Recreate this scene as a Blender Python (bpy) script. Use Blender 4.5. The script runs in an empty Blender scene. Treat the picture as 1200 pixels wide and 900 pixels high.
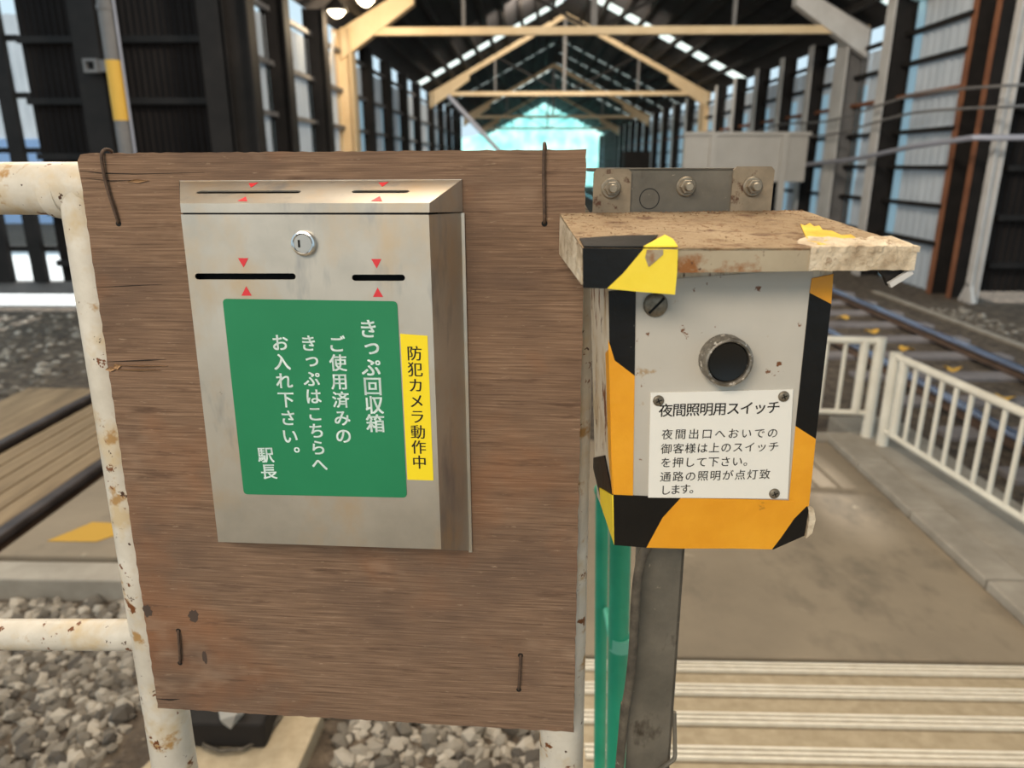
import bpy, bmesh, math, random
from mathutils import Vector, Matrix
SC = bpy.context.scene
COL = SC.collection
random.seed(7)

# ------------------------------------------------------------------ camera, light, exposure
F, PITCH = 850.0, math.atan(258 / 850.0)
YAW = math.atan(22 / (F / math.cos(PITCH)))
CAMZ = 1.6
cd = bpy.data.cameras.new('camera'); cam = bpy.data.objects.new('camera', cd); COL.objects.link(cam)
cd.sensor_width = 36.0; cd.lens = F / 1200 * 36; cd.clip_start = 0.02; cd.clip_end = 400
cam.location = (0, 0, CAMZ)
cam.rotation_euler = (math.pi / 2 - PITCH, 0, YAW)
cd.dof.use_dof = True; cd.dof.focus_distance = 0.66; cd.dof.aperture_fstop = 6.0
SC.camera = cam
SC.view_settings.view_transform = 'Standard'; SC.view_settings.look = 'None'
SC.view_settings.gamma = 1.0; SC.view_settings.use_curve_mapping = False
SC.view_settings.exposure = 0.0
wd = bpy.data.worlds.new('sky'); SC.world = wd; wd.use_nodes = True
bg = wd.node_tree.nodes['Background']
bg.inputs['Color'].default_value = (0.68, 0.88, 1.0, 1); bg.inputs['Strength'].default_value = 1.0

def light(name, kind, loc, target, energy, color, **kw):
    l = bpy.data.lights.new(name, kind); o = bpy.data.objects.new(name, l); COL.objects.link(o)
    l.energy = energy; l.color = color
    for k, v in kw.items(): setattr(l, k, v)
    o.location = loc
    o.rotation_euler = (Vector(target) - Vector(loc)).to_track_quat('-Z', 'Y').to_euler()
    return o
light('sun', 'SUN', (0, 0, 20), (0.6, -12, 11.5), 7.5, (1.0, 0.95, 0.86), angle=math.radians(1.5))
light('daylight_fill', 'AREA', (-1.3, -2.4, 3.5), (0, 0.6, 1.2), 135, (1.0, 0.87, 0.70), shape='RECTANGLE', size=2.2, size_y=1.2)  # added warm area light in place of daylight from behind the viewpoint
light('overhead_fill', 'AREA', (0.0, 1.9, 3.7), (0.3, 2.0, 0), 105, (1.0, 0.86, 0.68), shape='RECTANGLE', size=2.8, size_y=1.2)  # no fixture here; added to brighten the floor and the box lid
light('left_track_fill', 'AREA', (-3.0, 4.0, 3.7), (-2.4, 4.0, 0), 75, (1.0, 0.86, 0.68), shape='RECTANGLE', size=1.4, size_y=1.4)  # added warm fill for the ground around the left track
light('shed_fill_deep', 'AREA', (0.6, 19, 4.9), (1.0, 32, 3.4), 420, (1.0, 0.88, 0.72), shape='RECTANGLE', size=2.0, size_y=1.0)  # second added fill, for the trusses farther back
light('shed_fill', 'AREA', (1.0, 5.5, 4.9), (1.4, 16, 2.6), 420, (1.0, 0.9, 0.76), shape='RECTANGLE', size=2.0, size_y=1.0)  # added fill for camera-facing surfaces inside the shed

# ------------------------------------------------------------------ helpers
class Fr:
    def __init__(s, o, u, v, w): s.o, s.u, s.v, s.w = Vector(o), Vector(u).normalized(), Vector(v).normalized(), Vector(w).normalized()
    def P(s, a, b, c=0.0): return s.o + s.u * a + s.v * b + s.w * c
    def mat(s, base=(0, 0, 0)):
        p = s.P(*base)
        return Matrix(((s.u.x, s.v.x, s.w.x, p.x), (s.u.y, s.v.y, s.w.y, p.y), (s.u.z, s.v.z, s.w.z, p.z), (0, 0, 0, 1)))
W = Fr((0, 0, 0), (1, 0, 0), (0, 1, 0), (0, 0, 1))
_f = Vector((-math.sin(YAW) * math.cos(PITCH), math.cos(YAW) * math.cos(PITCH), -math.sin(PITCH)))
_r = Vector((math.cos(YAW), math.sin(YAW), 0)); _u = _r.cross(_f)
CP = Vector((0, 0, CAMZ))
def ray(px, py): return _r * ((px - 600) / F) - _u * ((py - 450) / F) + _f
def on(fr, px, py, w):          # survey helper: where a sight line meets the plane w of a frame, in the frame's u, v
    d = ray(px, py); t = (fr.P(0, 0, w) - CP).dot(fr.w) / d.dot(fr.w)
    q = CP + d * t - fr.o
    return q.dot(fr.u), q.dot(fr.v)
def gz(px, py, z=0.0):
    d = ray(px, py); return CP + d * ((z - CAMZ) / d.z)
def gy(px, py, Y):
    d = ray(px, py); return CP + d * (Y / d.y)

class MB:
    def __init__(s): s.v, s.f = [], []
    def add(s, vs, fs):
        n = len(s.v); s.v += [Vector(p) for p in vs]; s.f += [tuple(i + n for i in f) for f in fs]; return s
    def box(s, fr, lo, hi):
        (a, b, c), (d, e, g) = lo, hi
        vs = [fr.P(x, y, z) for x in (a, d) for y in (b, e) for z in (c, g)]
        return s.add(vs, [(0, 1, 3, 2), (4, 6, 7, 5), (0, 4, 5, 1), (2, 3, 7, 6), (0, 2, 6, 4), (1, 5, 7, 3)])
    def bar(s, p, q, a, b, up=(0, 0, 1)):       # square bar from p to q, section a x b (b along up)
        p, q = Vector(p), Vector(q); d = (q - p).normalized(); up = Vector(up)
        if abs(d.dot(up)) > 0.99: up = Vector((0, 1, 0))
        sd = d.cross(up).normalized(); u2 = sd.cross(d)
        fr = Fr(p, sd, u2, d)
        return s.box(fr, (-a / 2, -b / 2, 0), (a / 2, b / 2, (q - p).length))
    def prism(s, pts, ext):                      # pts world polygon, ext world vector
        n = len(pts); ext = Vector(ext)
        vs = [Vector(p) for p in pts] + [Vector(p) + ext for p in pts]
        return s.add(vs, [tuple(range(n))[::-1], tuple(range(n, 2 * n))] + [(i, (i + 1) % n, n + (i + 1) % n, n + i) for i in range(n)])
    def tube(s, path, r, seg=14, cap=True):
        path = [Vector(p) for p in path]; rs = r if isinstance(r, (list, tuple)) else [r] * len(path)
        prev = None; base = len(s.v)
        for i, p in enumerate(path):
            t = (path[min(i + 1, len(path) - 1)] - path[max(i - 1, 0)]).normalized()
            if prev is None:
                a = t.orthogonal().normalized()
            else:
                a = (prev - t * prev.dot(t)).normalized()
            prev = a; b = t.cross(a)
            for k in range(seg):
                an = 2 * math.pi * k / seg
                s.v.append(p + (a * math.cos(an) + b * math.sin(an)) * rs[i])
        for i in range(len(path) - 1):
            for k in range(seg):
                A = base + i * seg + k; B = base + i * seg + (k + 1) % seg
                s.f.append((A, B, B + seg, A + seg))
        if cap:
            s.f.append(tuple(range(base, base + seg))[::-1]); e = base + (len(path) - 1) * seg
            s.f.append(tuple(range(e, e + seg)))
        return s
    def lathe(s, fr, prof, seg=32):              # prof (r, w) about the frame's w axis
        base = len(s.v)
        for r, w in prof:
            for k in range(seg):
                an = 2 * math.pi * k / seg; s.v.append(fr.P(r * math.cos(an), r * math.sin(an), w))
        for i in range(len(prof) - 1):
            for k in range(seg):
                A = base + i * seg + k; B = base + i * seg + (k + 1) % seg
                s.f.append((A, B, B + seg, A + seg))
        s.f.append(tuple(range(base, base + seg))[::-1]); e = base + (len(prof) - 1) * seg
        s.f.append(tuple(range(e, e + seg)))
        return s

def mesh_obj(name, mb, mat, parent=None, smooth=False, bevel=0, origin=None):
    me = bpy.data.meshes.new(name)
    o = bpy.data.objects.new(name, me); COL.objects.link(o)
    if parent is not None:
        o.parent = parent; inv = full(parent).inverted()
        vs = [inv @ p for p in mb.v]
    else:
        if origin is None:
            n = len(mb.v); xs = [p.x for p in mb.v]; ys = [p.y for p in mb.v]
            origin = Vector(((min(xs) + max(xs)) / 2, (min(ys) + max(ys)) / 2, min(p.z for p in mb.v)))
        M4 = origin if isinstance(origin, Matrix) else Matrix.Translation(origin)
        o.matrix_basis = M4
        vs = [M4.inverted() @ p for p in mb.v]
    me.from_pydata(vs, [], mb.f)
    bm = bmesh.new(); bm.from_mesh(me); bmesh.ops.recalc_face_normals(bm, faces=bm.faces); bm.to_mesh(me); bm.free()
    if smooth:
        me.shade_smooth()
        me.set_sharp_from_angle(angle=math.radians(40))
    me.materials.append(mat)
    if bevel:
        m = o.modifiers.new('bevel', 'BEVEL'); m.width = bevel; m.segments = 2; m.limit_method = 'ANGLE'
    return o
def full(o):
    m = o.matrix_basis.copy()
    while o.parent: o = o.parent; m = o.matrix_basis @ m
    return m
def tag(o, label, cat, group=None):
    o['label'] = label; o['category'] = cat
    if group: o['group'] = group
    return o
def thing(name, label, cat, fr=W, base=(0, 0, 0), group=None):
    o = bpy.data.objects.new(name, None); COL.objects.link(o); o.empty_display_size = 0.05
    o.matrix_basis = fr.mat(base)
    return tag(o, label, cat, group)
def struct(name, mb, mat, label=None, **k):
    o = mesh_obj(name, mb, mat, **k); o['kind'] = 'structure'
    if label: o['label'] = label
    return o

def lin(c):
    c = c / 255.0
    return c / 12.92 if c <= 0.04045 else ((c + 0.055) / 1.055) ** 2.4
def rgb(r, g, b): return (lin(r), lin(g), lin(b), 1)

def material(name, cols, scale=(8, 8, 8), rough=0.7, metal=0.0, spots=(), bump=0.0, bscale=None, detail=6, trans=0.0, emit=0.0, bdist=0.002, rrange=0.0, spec=0.5):
    """cols: list of (position, rgb) over a stretched noise; spots: (rgb, scale vec, lo, hi, rough) patches laid over it"""
    m = bpy.data.materials.new(name); m.use_nodes = True
    nt = m.node_tree; N, L = nt.nodes, nt.links
    bs = N['Principled BSDF']; tc = N.new('ShaderNodeTexCoord')
    def noise(sc, det=detail, rg=0.6):
        mp = N.new('ShaderNodeMapping'); mp.inputs['Scale'].default_value = sc; L.new(tc.outputs['Object'], mp.inputs['Vector'])
        n = N.new('ShaderNodeTexNoise'); n.inputs['Scale'].default_value = 1.0; n.inputs['Detail'].default_value = det
        n.inputs['Roughness'].default_value = rg
        L.new(mp.outputs['Vector'], n.inputs['Vector']); return n
    n0 = noise(scale)
    rp = N.new('ShaderNodeValToRGB'); L.new(n0.outputs['Fac'], rp.inputs['Fac'])
    el = rp.color_ramp.elements
    if len(cols) == 1: cols = [(0.0, cols[0][1]), (1.0, cols[0][1])]
    while len(el) < len(cols): el.new(0.5)
    for e, (p, c) in zip(el, cols): e.position = p; e.color = c
    out = rp.outputs['Color']; rout = None
    for c, sc, lo, hi in spots:
        ns = noise(sc, 4, 0.65)
        mr = N.new('ShaderNodeMapRange'); mr.inputs['From Min'].default_value = lo; mr.inputs['From Max'].default_value = hi
        L.new(ns.outputs['Fac'], mr.inputs['Value'])
        mx = N.new('ShaderNodeMix'); mx.data_type = 'RGBA'
        L.new(mr.outputs['Result'], mx.inputs['Factor']); L.new(out, mx.inputs[6]); mx.inputs[7].default_value = c
        out = mx.outputs[2]
    L.new(out, bs.inputs['Base Color'])
    bs.inputs['Roughness'].default_value = rough; bs.inputs['Metallic'].default_value = metal
    bs.inputs['Specular IOR Level'].default_value = spec
    if rrange:
        nr = noise((scale[0] * 0.5, scale[1] * 0.5, scale[2] * 0.5)); mr = N.new('ShaderNodeMapRange')
        mr.inputs['To Min'].default_value = rough - rrange; mr.inputs['To Max'].default_value = rough + rrange
        L.new(nr.outputs['Fac'], mr.inputs['Value']); L.new(mr.outputs['Result'], bs.inputs['Roughness'])
    if bump:
        nb = noise(bscale or scale); bp = N.new('ShaderNodeBump'); bp.inputs['Strength'].default_value = bump
        bp.inputs['Distance'].default_value = bdist
        L.new(nb.outputs['Fac'], bp.inputs['Height']); L.new(bp.outputs['Normal'], bs.inputs['Normal'])
    if emit:
        L.new(out, bs.inputs['Emission Color']); bs.inputs['Emission Strength'].default_value = emit
    if trans:
        tr = N.new('ShaderNodeBsdfTranslucent'); L.new(out, tr.inputs['Color'])
        ms = N.new('ShaderNodeMixShader'); ms.inputs['Fac'].default_value = trans
        L.new(bs.outputs[0], ms.inputs[1]); L.new(tr.outputs[0], ms.inputs[2])
        L.new(ms.outputs[0], N['Material Output'].inputs['Surface'])
    return m
def flat(name, r, g, b, rough=0.6, metal=0.0, **k): return material(name, [(0, rgb(r, g, b))], rough=rough, metal=metal, **k)

RUST = rgb(112, 66, 32); DRUST = rgb(70, 42, 24)
M_ply = material('plywood', [(0.25, rgb(88, 69, 56)), (0.42, rgb(116, 93, 76)), (0.56, rgb(132, 106, 87)), (0.78, rgb(160, 134, 112))], (16, 620, 16), 0.9,
    spots=[(rgb(96, 78, 67), (3.2, 6, 3), 0.45, 0.66), (rgb(144, 98, 68), (3.5, 4, 4), 0.50, 0.74), (rgb(158, 134, 114), (5, 8, 4), 0.58, 0.76), (rgb(88, 68, 56), (12, 90, 10), 0.58, 0.74), (rgb(166, 142, 120), (60, 460, 40), 0.64, 0.74), (rgb(64, 50, 41), (70, 90, 70), 0.71, 0.78), (rgb(50, 38, 30), (14, 380, 9), 0.68, 0.76)], bump=0.8, bscale=(20, 480, 14), bdist=0.0012, spec=0.2)
M_plyedge = material('plywood_edge', [(0.3, rgb(86, 66, 50)), (0.7, rgb(150, 122, 96))], (20, 20, 400), 0.9)
M_steel = material('stainless_steel', [(0.25, rgb(156, 150, 141)), (0.5, rgb(186, 179, 168)), (0.8, rgb(206, 199, 188))], (6, 6, 6), 0.40, 0.7,
    spots=[(rgb(190, 168, 140), (16, 10, 16), 0.48, 0.72), (rgb(150, 148, 146), (30, 8, 30), 0.56, 0.74), (rgb(96, 90, 82), (90, 90, 90), 0.74, 0.78)], rrange=0.06, bump=0.05, bscale=(4, 400, 4), bdist=0.0003)
M_chrome = material('chrome', [(0, rgb(205, 205, 205))], rough=0.18, metal=1.0)
M_dark = flat('dark_void', 10, 9, 8, 0.9)
M_white_pipe = material('chipped_white_paint', [(0.3, rgb(188, 180, 166)), (0.7, rgb(214, 207, 195))], (20, 20, 20), 0.45,
    spots=[(rgb(196, 176, 142), (16, 16, 10), 0.50, 0.66), (rgb(168, 132, 84), (30, 30, 18), 0.60, 0.68), (RUST, (50, 50, 34), 0.635, 0.665), (DRUST, (95, 95, 70), 0.665, 0.69)], bump=0.5, bscale=(50, 50, 50), bdist=0.002)
M_red = flat('red_sticker', 208, 40, 50, 0.5)
M_green = material('green_sign', [(0.3, rgb(32, 118, 78)), (0.7, rgb(40, 130, 88))], (5, 5, 5), 0.5, spec=0.25)
M_yellow = flat('yellow_sticker', 242, 216, 40, 0.5, spec=0.25)
M_white_ink = flat('white_lettering', 240, 255, 252, 0.6)
M_black_ink = flat('black_lettering', 26, 24, 22, 0.6)
M_wire = material('rusty_wire', [(0.3, rgb(58, 44, 36)), (0.7, rgb(98, 76, 60))], (200, 200, 200), 0.8)
M_rustwhite = material('rusted_cream_paint', [(0.3, rgb(196, 184, 164)), (0.7, rgb(222, 212, 194))], (10, 10, 10), 0.5,
    spots=[(rgb(184, 160, 124), (40, 14, 40), 0.50, 0.64), (RUST, (70, 22, 70), 0.57, 0.64), (DRUST, (110, 40, 110), 0.64, 0.69)], bump=0.3, bscale=(40, 40, 40))
M_faceplate = material('grey_face_plate', [(0.3, rgb(176, 170, 160)), (0.7, rgb(192, 186, 176))], (6, 6, 6), 0.42,
    spots=[(rgb(166, 142, 112), (40, 40, 40), 0.63, 0.70), (RUST, (56, 56, 56), 0.655, 0.69)])
M_tapeY = material('orange_yellow_tape', [(0.3, rgb(222, 148, 24)), (0.7, rgb(238, 168, 40))], (14, 14, 14), 0.38, spots=[(rgb(150, 98, 34), (30, 60, 30), 0.66, 0.74)], bump=0.35, bscale=(45, 45, 45), bdist=0.003)
M_tapeYb = material('bright_yellow_tape', [(0.3, rgb(240, 206, 40)), (0.7, rgb(250, 224, 70))], (14, 14, 14), 0.35, bump=0.3, bscale=(60, 60, 60), bdist=0.002)
M_tapeK = material('black_tape', [(0.3, rgb(12, 11, 11)), (0.7, rgb(22, 20, 19))], (14, 14, 14), 0.36, spots=[(rgb(120, 112, 104), (150, 150, 150), 0.73, 0.75)], bump=0.35, bscale=(50, 50, 50), bdist=0.002, spec=0.3)
M_label = flat('label_plastic', 232, 229, 222, 0.4)
M_hood = material('dusty_hood', [(0.3, rgb(116, 94, 70)), (0.5, rgb(146, 124, 96)), (0.75, rgb(166, 146, 118))], (14, 14, 14), 0.95,
    spots=[(rgb(92, 64, 44), (34, 60, 70), 0.54, 0.68), (rgb(120, 90, 62), (160, 160, 160), 0.56, 0.66), (rgb(186, 170, 142), (90, 90, 90), 0.70, 0.76)], bump=0.8, bscale=(110, 110, 110), bdist=0.003)
M_hoodlip = material('hood_lip', [(0.3, rgb(148, 134, 112)), (0.7, rgb(176, 162, 138))], (12, 12, 12), 0.6,
    spots=[(rgb(136, 86, 40), (38, 44, 38), 0.54, 0.66), (DRUST, (80, 80, 80), 0.64, 0.70)], bump=0.3, bscale=(60, 60, 60))
M_putty = material('peeled_backing', [(0.3, rgb(160, 138, 112)), (0.5, rgb(206, 188, 162)), (0.75, rgb(228, 214, 192))], (50, 50, 50), 0.95,
    spots=[(rgb(120, 86, 56), (60, 60, 60), 0.62, 0.72)], bump=1.0, bscale=(120, 120, 120), bdist=0.004)
M_galv = material('galvanised_dirty', [(0.3, rgb(86, 82, 74)), (0.7, rgb(122, 115, 104))], (14, 14, 14), 0.6, 0.25,
    spots=[(rgb(152, 142, 126), (120, 120, 120), 0.68, 0.73), (rgb(66, 58, 48), (26, 14, 26), 0.60, 0.72)], bump=0.3, bscale=(80, 80, 80))
M_bolt = material('bolt_steel', [(0.3, rgb(116, 106, 92)), (0.7, rgb(160, 148, 130))], (90, 90, 90), 0.45, 0.6)
M_screw = material('screw_steel', [(0.3, rgb(96, 88, 76)), (0.7, rgb(140, 130, 114))], (200, 200, 200), 0.45, 0.5)
M_cable = material('grimy_cable', [(0.3, rgb(58, 52, 45)), (0.7, rgb(104, 95, 82))], (60, 60, 60), 0.7, spots=[(rgb(186, 176, 160), (80, 80, 40), 0.68, 0.72)])
M_greenp = material('green_paint', [(0.3, rgb(34, 150, 116)), (0.7, rgb(52, 172, 136))], (8, 8, 8), 0.4)
M_fence = material('white_fence_paint', [(0.3, rgb(216, 210, 196)), (0.7, rgb(234, 229, 216))], (8, 8, 8), 0.5)
M_conc = material('concrete', [(0.3, rgb(126, 114, 98)), (0.7, rgb(152, 138, 118))], (1.6, 1.6, 1.6), 0.85, spots=[(rgb(112, 102, 88), (3, 2, 3), 0.54, 0.72), (rgb(176, 164, 144), (5, 5, 5), 0.68, 0.76)], bump=0.2, bscale=(60, 60, 60))
M_ramp = material('ramp_concrete', [(0.3, rgb(160, 144, 118)), (0.7, rgb(184, 168, 142))], (20, 20, 20), 0.85, bump=0.3, bscale=(160, 160, 160))
M_strip = material('strip_aluminium', [(0.3, rgb(224, 214, 196)), (0.7, rgb(244, 236, 220))], (30, 30, 30), 0.5, 0.0)
M_stripbase = material('strip_base', [(0.3, rgb(128, 116, 98)), (0.7, rgb(160, 148, 126))], (30, 30, 30), 0.7)
M_kerb = material('kerb_concrete', [(0.3, rgb(142, 134, 122)), (0.7, rgb(170, 162, 150))], (6, 6, 6), 0.8, bump=0.2, bscale=(60, 60, 60))
M_dirt = material('ballast_dirt', [(0.25, rgb(54, 46, 40)), (0.5, rgb(92, 80, 68)), (0.75, rgb(126, 112, 96))], (9, 9, 9), 0.95, spots=[(rgb(150, 136, 116), (22, 22, 22), 0.62, 0.7), (rgb(50, 44, 38), (16, 16, 16), 0.58, 0.66)], bump=1.0, bscale=(16, 16, 16), bdist=0.05)
M_stone = material('ballast_stone', [(0.3, rgb(98, 88, 76)), (0.55, rgb(140, 126, 108)), (0.75, rgb(172, 158, 138))], (9, 9, 9), 0.9, bump=0.4, bscale=(70, 70, 70))
_nt = M_stone.node_tree; _ge = _nt.nodes.new('ShaderNodeNewGeometry'); _rp = [n for n in _nt.nodes if n.type == 'VALTORGB'][0]
_nt.links.new(_ge.outputs['Random Per Island'], _rp.inputs['Fac'])
for _e, (_p, _c) in zip(_rp.color_ramp.elements, ((0.0, rgb(72, 66, 60)), (0.5, rgb(122, 114, 103)), (1.0, rgb(176, 167, 154)))): _e.position = _p; _e.color = _c
M_board = material('crossing_timber', [(0.3, rgb(112, 94, 72)), (0.7, rgb(160, 138, 108))], (14, 1.6, 14), 0.9, bump=0.4, bscale=(50, 4, 50))
M_rail = material('rail_steel', [(0.3, rgb(70, 54, 44)), (0.7, rgb(96, 76, 62))], (8, 8, 8), 0.7)
M_railtop = flat('rail_head_sky_tint', 186, 206, 244, 0.22, 0.8)  # blue sky reflection is put into the head colour
M_raildark = material('rail_head_dull', [(0.3, rgb(52, 44, 42)), (0.7, rgb(84, 74, 70))], (8, 8, 8), 0.5, 0.3)
M_sleeper = material('grey_sleeper', [(0.3, rgb(104, 98, 98)), (0.7, rgb(138, 132, 132))], (4, 4, 4), 0.85)
M_yelpatch = flat('yellow_floor_paint', 188, 146, 52, 0.8)
M_darksheet = material('dark_corrugated_sheet', [(0.3, rgb(24, 20, 19)), (0.7, rgb(38, 33, 31))], (3, 3, 1), 0.85, spec=0.2)
M_darksteel = material('dark_steel', [(0.3, rgb(26, 24, 23)), (0.7, rgb(42, 38, 36))], (3, 3, 3), 0.7, spec=0.25)
M_midsteel = material('grey_steel', [(0.3, rgb(96, 94, 94)), (0.7, rgb(124, 121, 119))], (3, 3, 3), 0.6)
M_palesteel = material('pale_steel', [(0.3, rgb(186, 182, 178)), (0.7, rgb(208, 205, 202))], (3, 3, 3), 0.55, spots=[(RUST, (6, 6, 3), 0.7, 0.76)])
M_rustcol = material('rust_brown_paint', [(0.3, rgb(112, 68, 46)), (0.7, rgb(146, 96, 66))], (3, 3, 3), 0.75)
M_tan = material('tan_painted_steel', [(0.3, rgb(206, 180, 140)), (0.7, rgb(222, 198, 160))], (3, 3, 3), 0.6)
M_sheet = material('light_corrugated_sheet', [(0.3, rgb(168, 174, 180)), (0.7, rgb(196, 200, 204))], (2, 2, 1), 0.7, trans=0.30)
M_clear = material('translucent_corrugated_sheet', [(0, rgb(196, 226, 240))], rough=0.4, trans=0.85)
M_sky_pane = material('white_translucent_pane', [(0, rgb(246, 250, 246))], rough=0.4, trans=0.92)
M_gable = material('turquoise_sheeting', [(0.3, rgb(160, 226, 226)), (0.7, rgb(232, 255, 252))], (0.9, 0.9, 0.9), 0.6, trans=0.9)
M_roof = material('dark_roof_sheet', [(0.3, rgb(30, 28, 30)), (0.7, rgb(48, 45, 46))], (1.5, 1.5, 1.5), 0.85)
M_greyboard = material('grey_painted_board', [(0.3, rgb(176, 172, 166)), (0.7, rgb(190, 186, 180))], (2, 2, 2), 0.6)
M_bulb = flat('lamp_glow', 255, 238, 205, 0.4, emit=6.0)
M_pipeblue = flat('grey_conduit', 158, 160, 172, 0.45, 0.2)
M_leaf = material('yellow_leaf', [(0.3, rgb(190, 140, 50)), (0.7, rgb(216, 176, 80))], (30, 30, 30), 0.8)

# ------------------------------------------------------------------ frames of the two foreground assemblies
BO = Vector((-0.17723, 0.64057, 1.32281))
B = Fr(BO, (0.99823, -0.05911, 0.00626), (-0.00382, 0.04135, 0.99914), (-0.05932, -0.99739, 0.04106))
a5 = math.radians(5)
S = Fr((0.14816, 0.55, 1.42718), (math.cos(a5), math.sin(a5), 0), (0, 0, 1), (math.sin(a5), -math.cos(a5), 0))
def bp(px, py, w=0.0): return B.P(*on(B, px, py, w), w)
def sp(px, py, w=0.0): return S.P(*on(S, px, py, w), w)

# ================================================================== SETTING
g = MB(); g.box(W, (-40, -8, -0.35), (40, 90, -0.12)); struct('floor', g, M_dirt)
LX0, LX1 = -1.75, 1.80
g = MB(); g.box(W, (0.05, 2.10, -0.2), (LX1, 4.12, 0.0)); struct('floor_landing', g, M_conc, bevel=0.01)
# ramp that climbs towards the camera
RS = 0.125
rf = Fr((0, 2.06, 0), (1, 0, 0), (0, -1, RS), (0, RS, 1))
g = MB(); g.box(rf, (0.13, 0.0, -0.12), (2.0, 3.2, 0.0)); struct('floor_ramp', g, M_ramp)
# platform behind the viewpoint and an added, unseen pale soffit for the steel to reflect
g = MB(); g.box(W, (-6, -8, -0.11), (6, -1.13, 0.36)); struct('floor_platform', g, M_ramp)
g = MB(); g.box(W, (-3.2, -6, 3.86), (4.6, 3.2, 3.92)); struct('ceiling_reflector', g, M_greyboard)
# kerb along the landing
for i, (y0, y1) in enumerate([(1.95, 2.55), (2.56, 3.15), (3.16, 3.72), (3.73, 4.2)]):
    g = MB(); g.box(W, (LX1 + 0.005, y0, -0.2), (LX1 + 0.17, y1, 0.035)); o = struct('trim_%d' % (i + 1), g, M_kerb, bevel=0.008)
g = MB(); g.box(W, (0.9, 4.13, -0.2), (LX1 + 0.17, 4.24, 0.02)); struct('trim_5', g, M_kerb, bevel=0.008)

# roof: slabs between translucent strips
EL, ER, RX, ZE, ZR = -3.3, 5.65, 1.03, 3.83, 6.12
def roof_pt(x):
    return ZR - (ZR - ZE) * abs(x - RX) / ((RX - EL) if x < RX else (ER - RX))
def roof_slab(mb, x0, x1, y0, y1, t=0.05):
    p = [(x0, y0, roof_pt(x0)), (x1, y0, roof_pt(x1)), (x1, y1, roof_pt(x1)), (x0, y1, roof_pt(x0))]
    mb.prism(p, (0, 0, t))
gapsL = [(22.4, 23.2), (38.0, 39.4), (30.5, 30.62)]
gapsR = [(11.6, 12.5), (21.0, 21.8), (25.2, 25.95), (30.0, 30.12), (33.0, 33.12), (36.5, 36.65), (41, 41.2)]
Y0, Y1 = -6.0, 60.0
roofm = MB(); panes = []
for side, gaps in ((0, gapsL), (1, gapsR)):
    xa, xb = (EL - 0.06, RX) if side == 0 else (RX, ER + 0.12)
    y = Y0
    for a, b in sorted(gaps):
        roof_slab(roofm, xa, xb, y, a)
        panes.append((xa if side == 0 else xa + 0.15, xb - 0.15 if side == 0 else xb, a, b)); y = b
    roof_slab(roofm, xa, xb, y, Y1)
struct('ceiling', roofm, M_roof)
wn = 0
for (xa, xb, a, b) in panes:
    wn += 1; g = MB(); roof_slab(g, xa, xb, a, b, 0.012); struct('window_%d' % wn, g, M_sky_pane)
# purlins under the roof
tn = 5
for side in (0, 1):
    for k in range(1, 10):
        x = (EL + (RX - EL) * k / 10) if side == 0 else (RX + (ER - RX) * k / 10)
        z = roof_pt(x) - 0.06; tn += 1
        g = MB(); g.box(W, (x - 0.05, 8.0, z - 0.06), (x + 0.05, Y1, z + 0.055)); struct('trim_%d' % tn, g, M_darksteel)

# corrugated wall sheets
def corrugated(mb, p, q, z0, z1, pitch=0.19, amp=0.034, thick=0.0):
    p, q = Vector(p), Vector(q); d = (q - p); L = d.length; d.normalize(); n = Vector((-d.y, d.x, 0))
    k = max(2, int(L / pitch * 6)); vs = []; fs = []
    for i in range(k + 1):
        t = L * i / k; s = math.sin(2 * math.pi * t / pitch) * amp
        b = p + d * t + n * s; vs += [(b.x, b.y, z0), (b.x, b.y, z1)]
    for i in range(k): fs.append((2 * i, 2 * i + 2, 2 * i + 3, 2 * i + 1))
    return mb.add(vs, fs)
LXW, RXW = -3.32, 5.62
ZW = 3.36
colsL = [8.55, 9.8, 11.6, 13.3, 15.2, 17.2, 19.4, 21.6, 24.6, 27.2, 29.8, 32.4, 34.0]
colsR = [10.15, 11.9, 13.55, 15.2, 16.9, 18.7, 20.6, 22.6, 24.6, 26.8, 29.2, 31.6, 34.0, 36.5, 39.0, 41.5, 44.0, 46.5, 49.0, 51.5, 54.0, 56.5, 60.0]
wl = MB(); wr = MB()
cl = MB(); cr = MB()
for i in range(len(colsL) - 1):
    a, b = colsL[i], colsL[i + 1]
    s = b - (0.16 if a < 13 else 0.3)
    corrugated(wl, (LXW, a, 0), (LXW, s, 0), -0.1, ZW); corrugated(cl, (LXW, s, 0), (LXW, b, 0), -0.1, ZW - 0.6)
    corrugated(wl, (LXW, s, 0), (LXW, b, 0), ZW - 0.6, ZW)
for i in range(len(colsR) - 1):
    a, b = colsR[i], colsR[i + 1]
    s = b - (b - a) * (0.22 if a < 22 else 0.75)
    corrugated(wr, (RXW, a, 0), (RXW, s, 0), -0.1, ZW if i else 4.6); corrugated(cr, (RXW, s, 0), (RXW, b, 0), -0.1, ZW - 0.5 if i else 4.6)
    if i > 0: corrugated(wr, (RXW, s, 0), (RXW, b, 0), ZW - 0.5, ZW)
struct('wall_left', wl, M_sheet); struct('wall_right', wr, M_sheet)
struct('window_%d' % (wn + 1), cl, M_clear); struct('window_%d' % (wn + 2), cr, M_clear); wn += 2
# far gable of turquoise sheeting with its rails
g = MB(); g.prism([(EL - 4.8, 60.2, -0.1), (ER + 0.2, 60.2, -0.1), (ER + 0.2, 60.2, ZE), (RX, 60.2, ZR), (EL - 1.2, 60.2, ZE - 0.2), (EL - 4.8, 60.2, ZE - 0.6)], (0, 0.03, 0)); struct('wall_back', g, M_gable)
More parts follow.
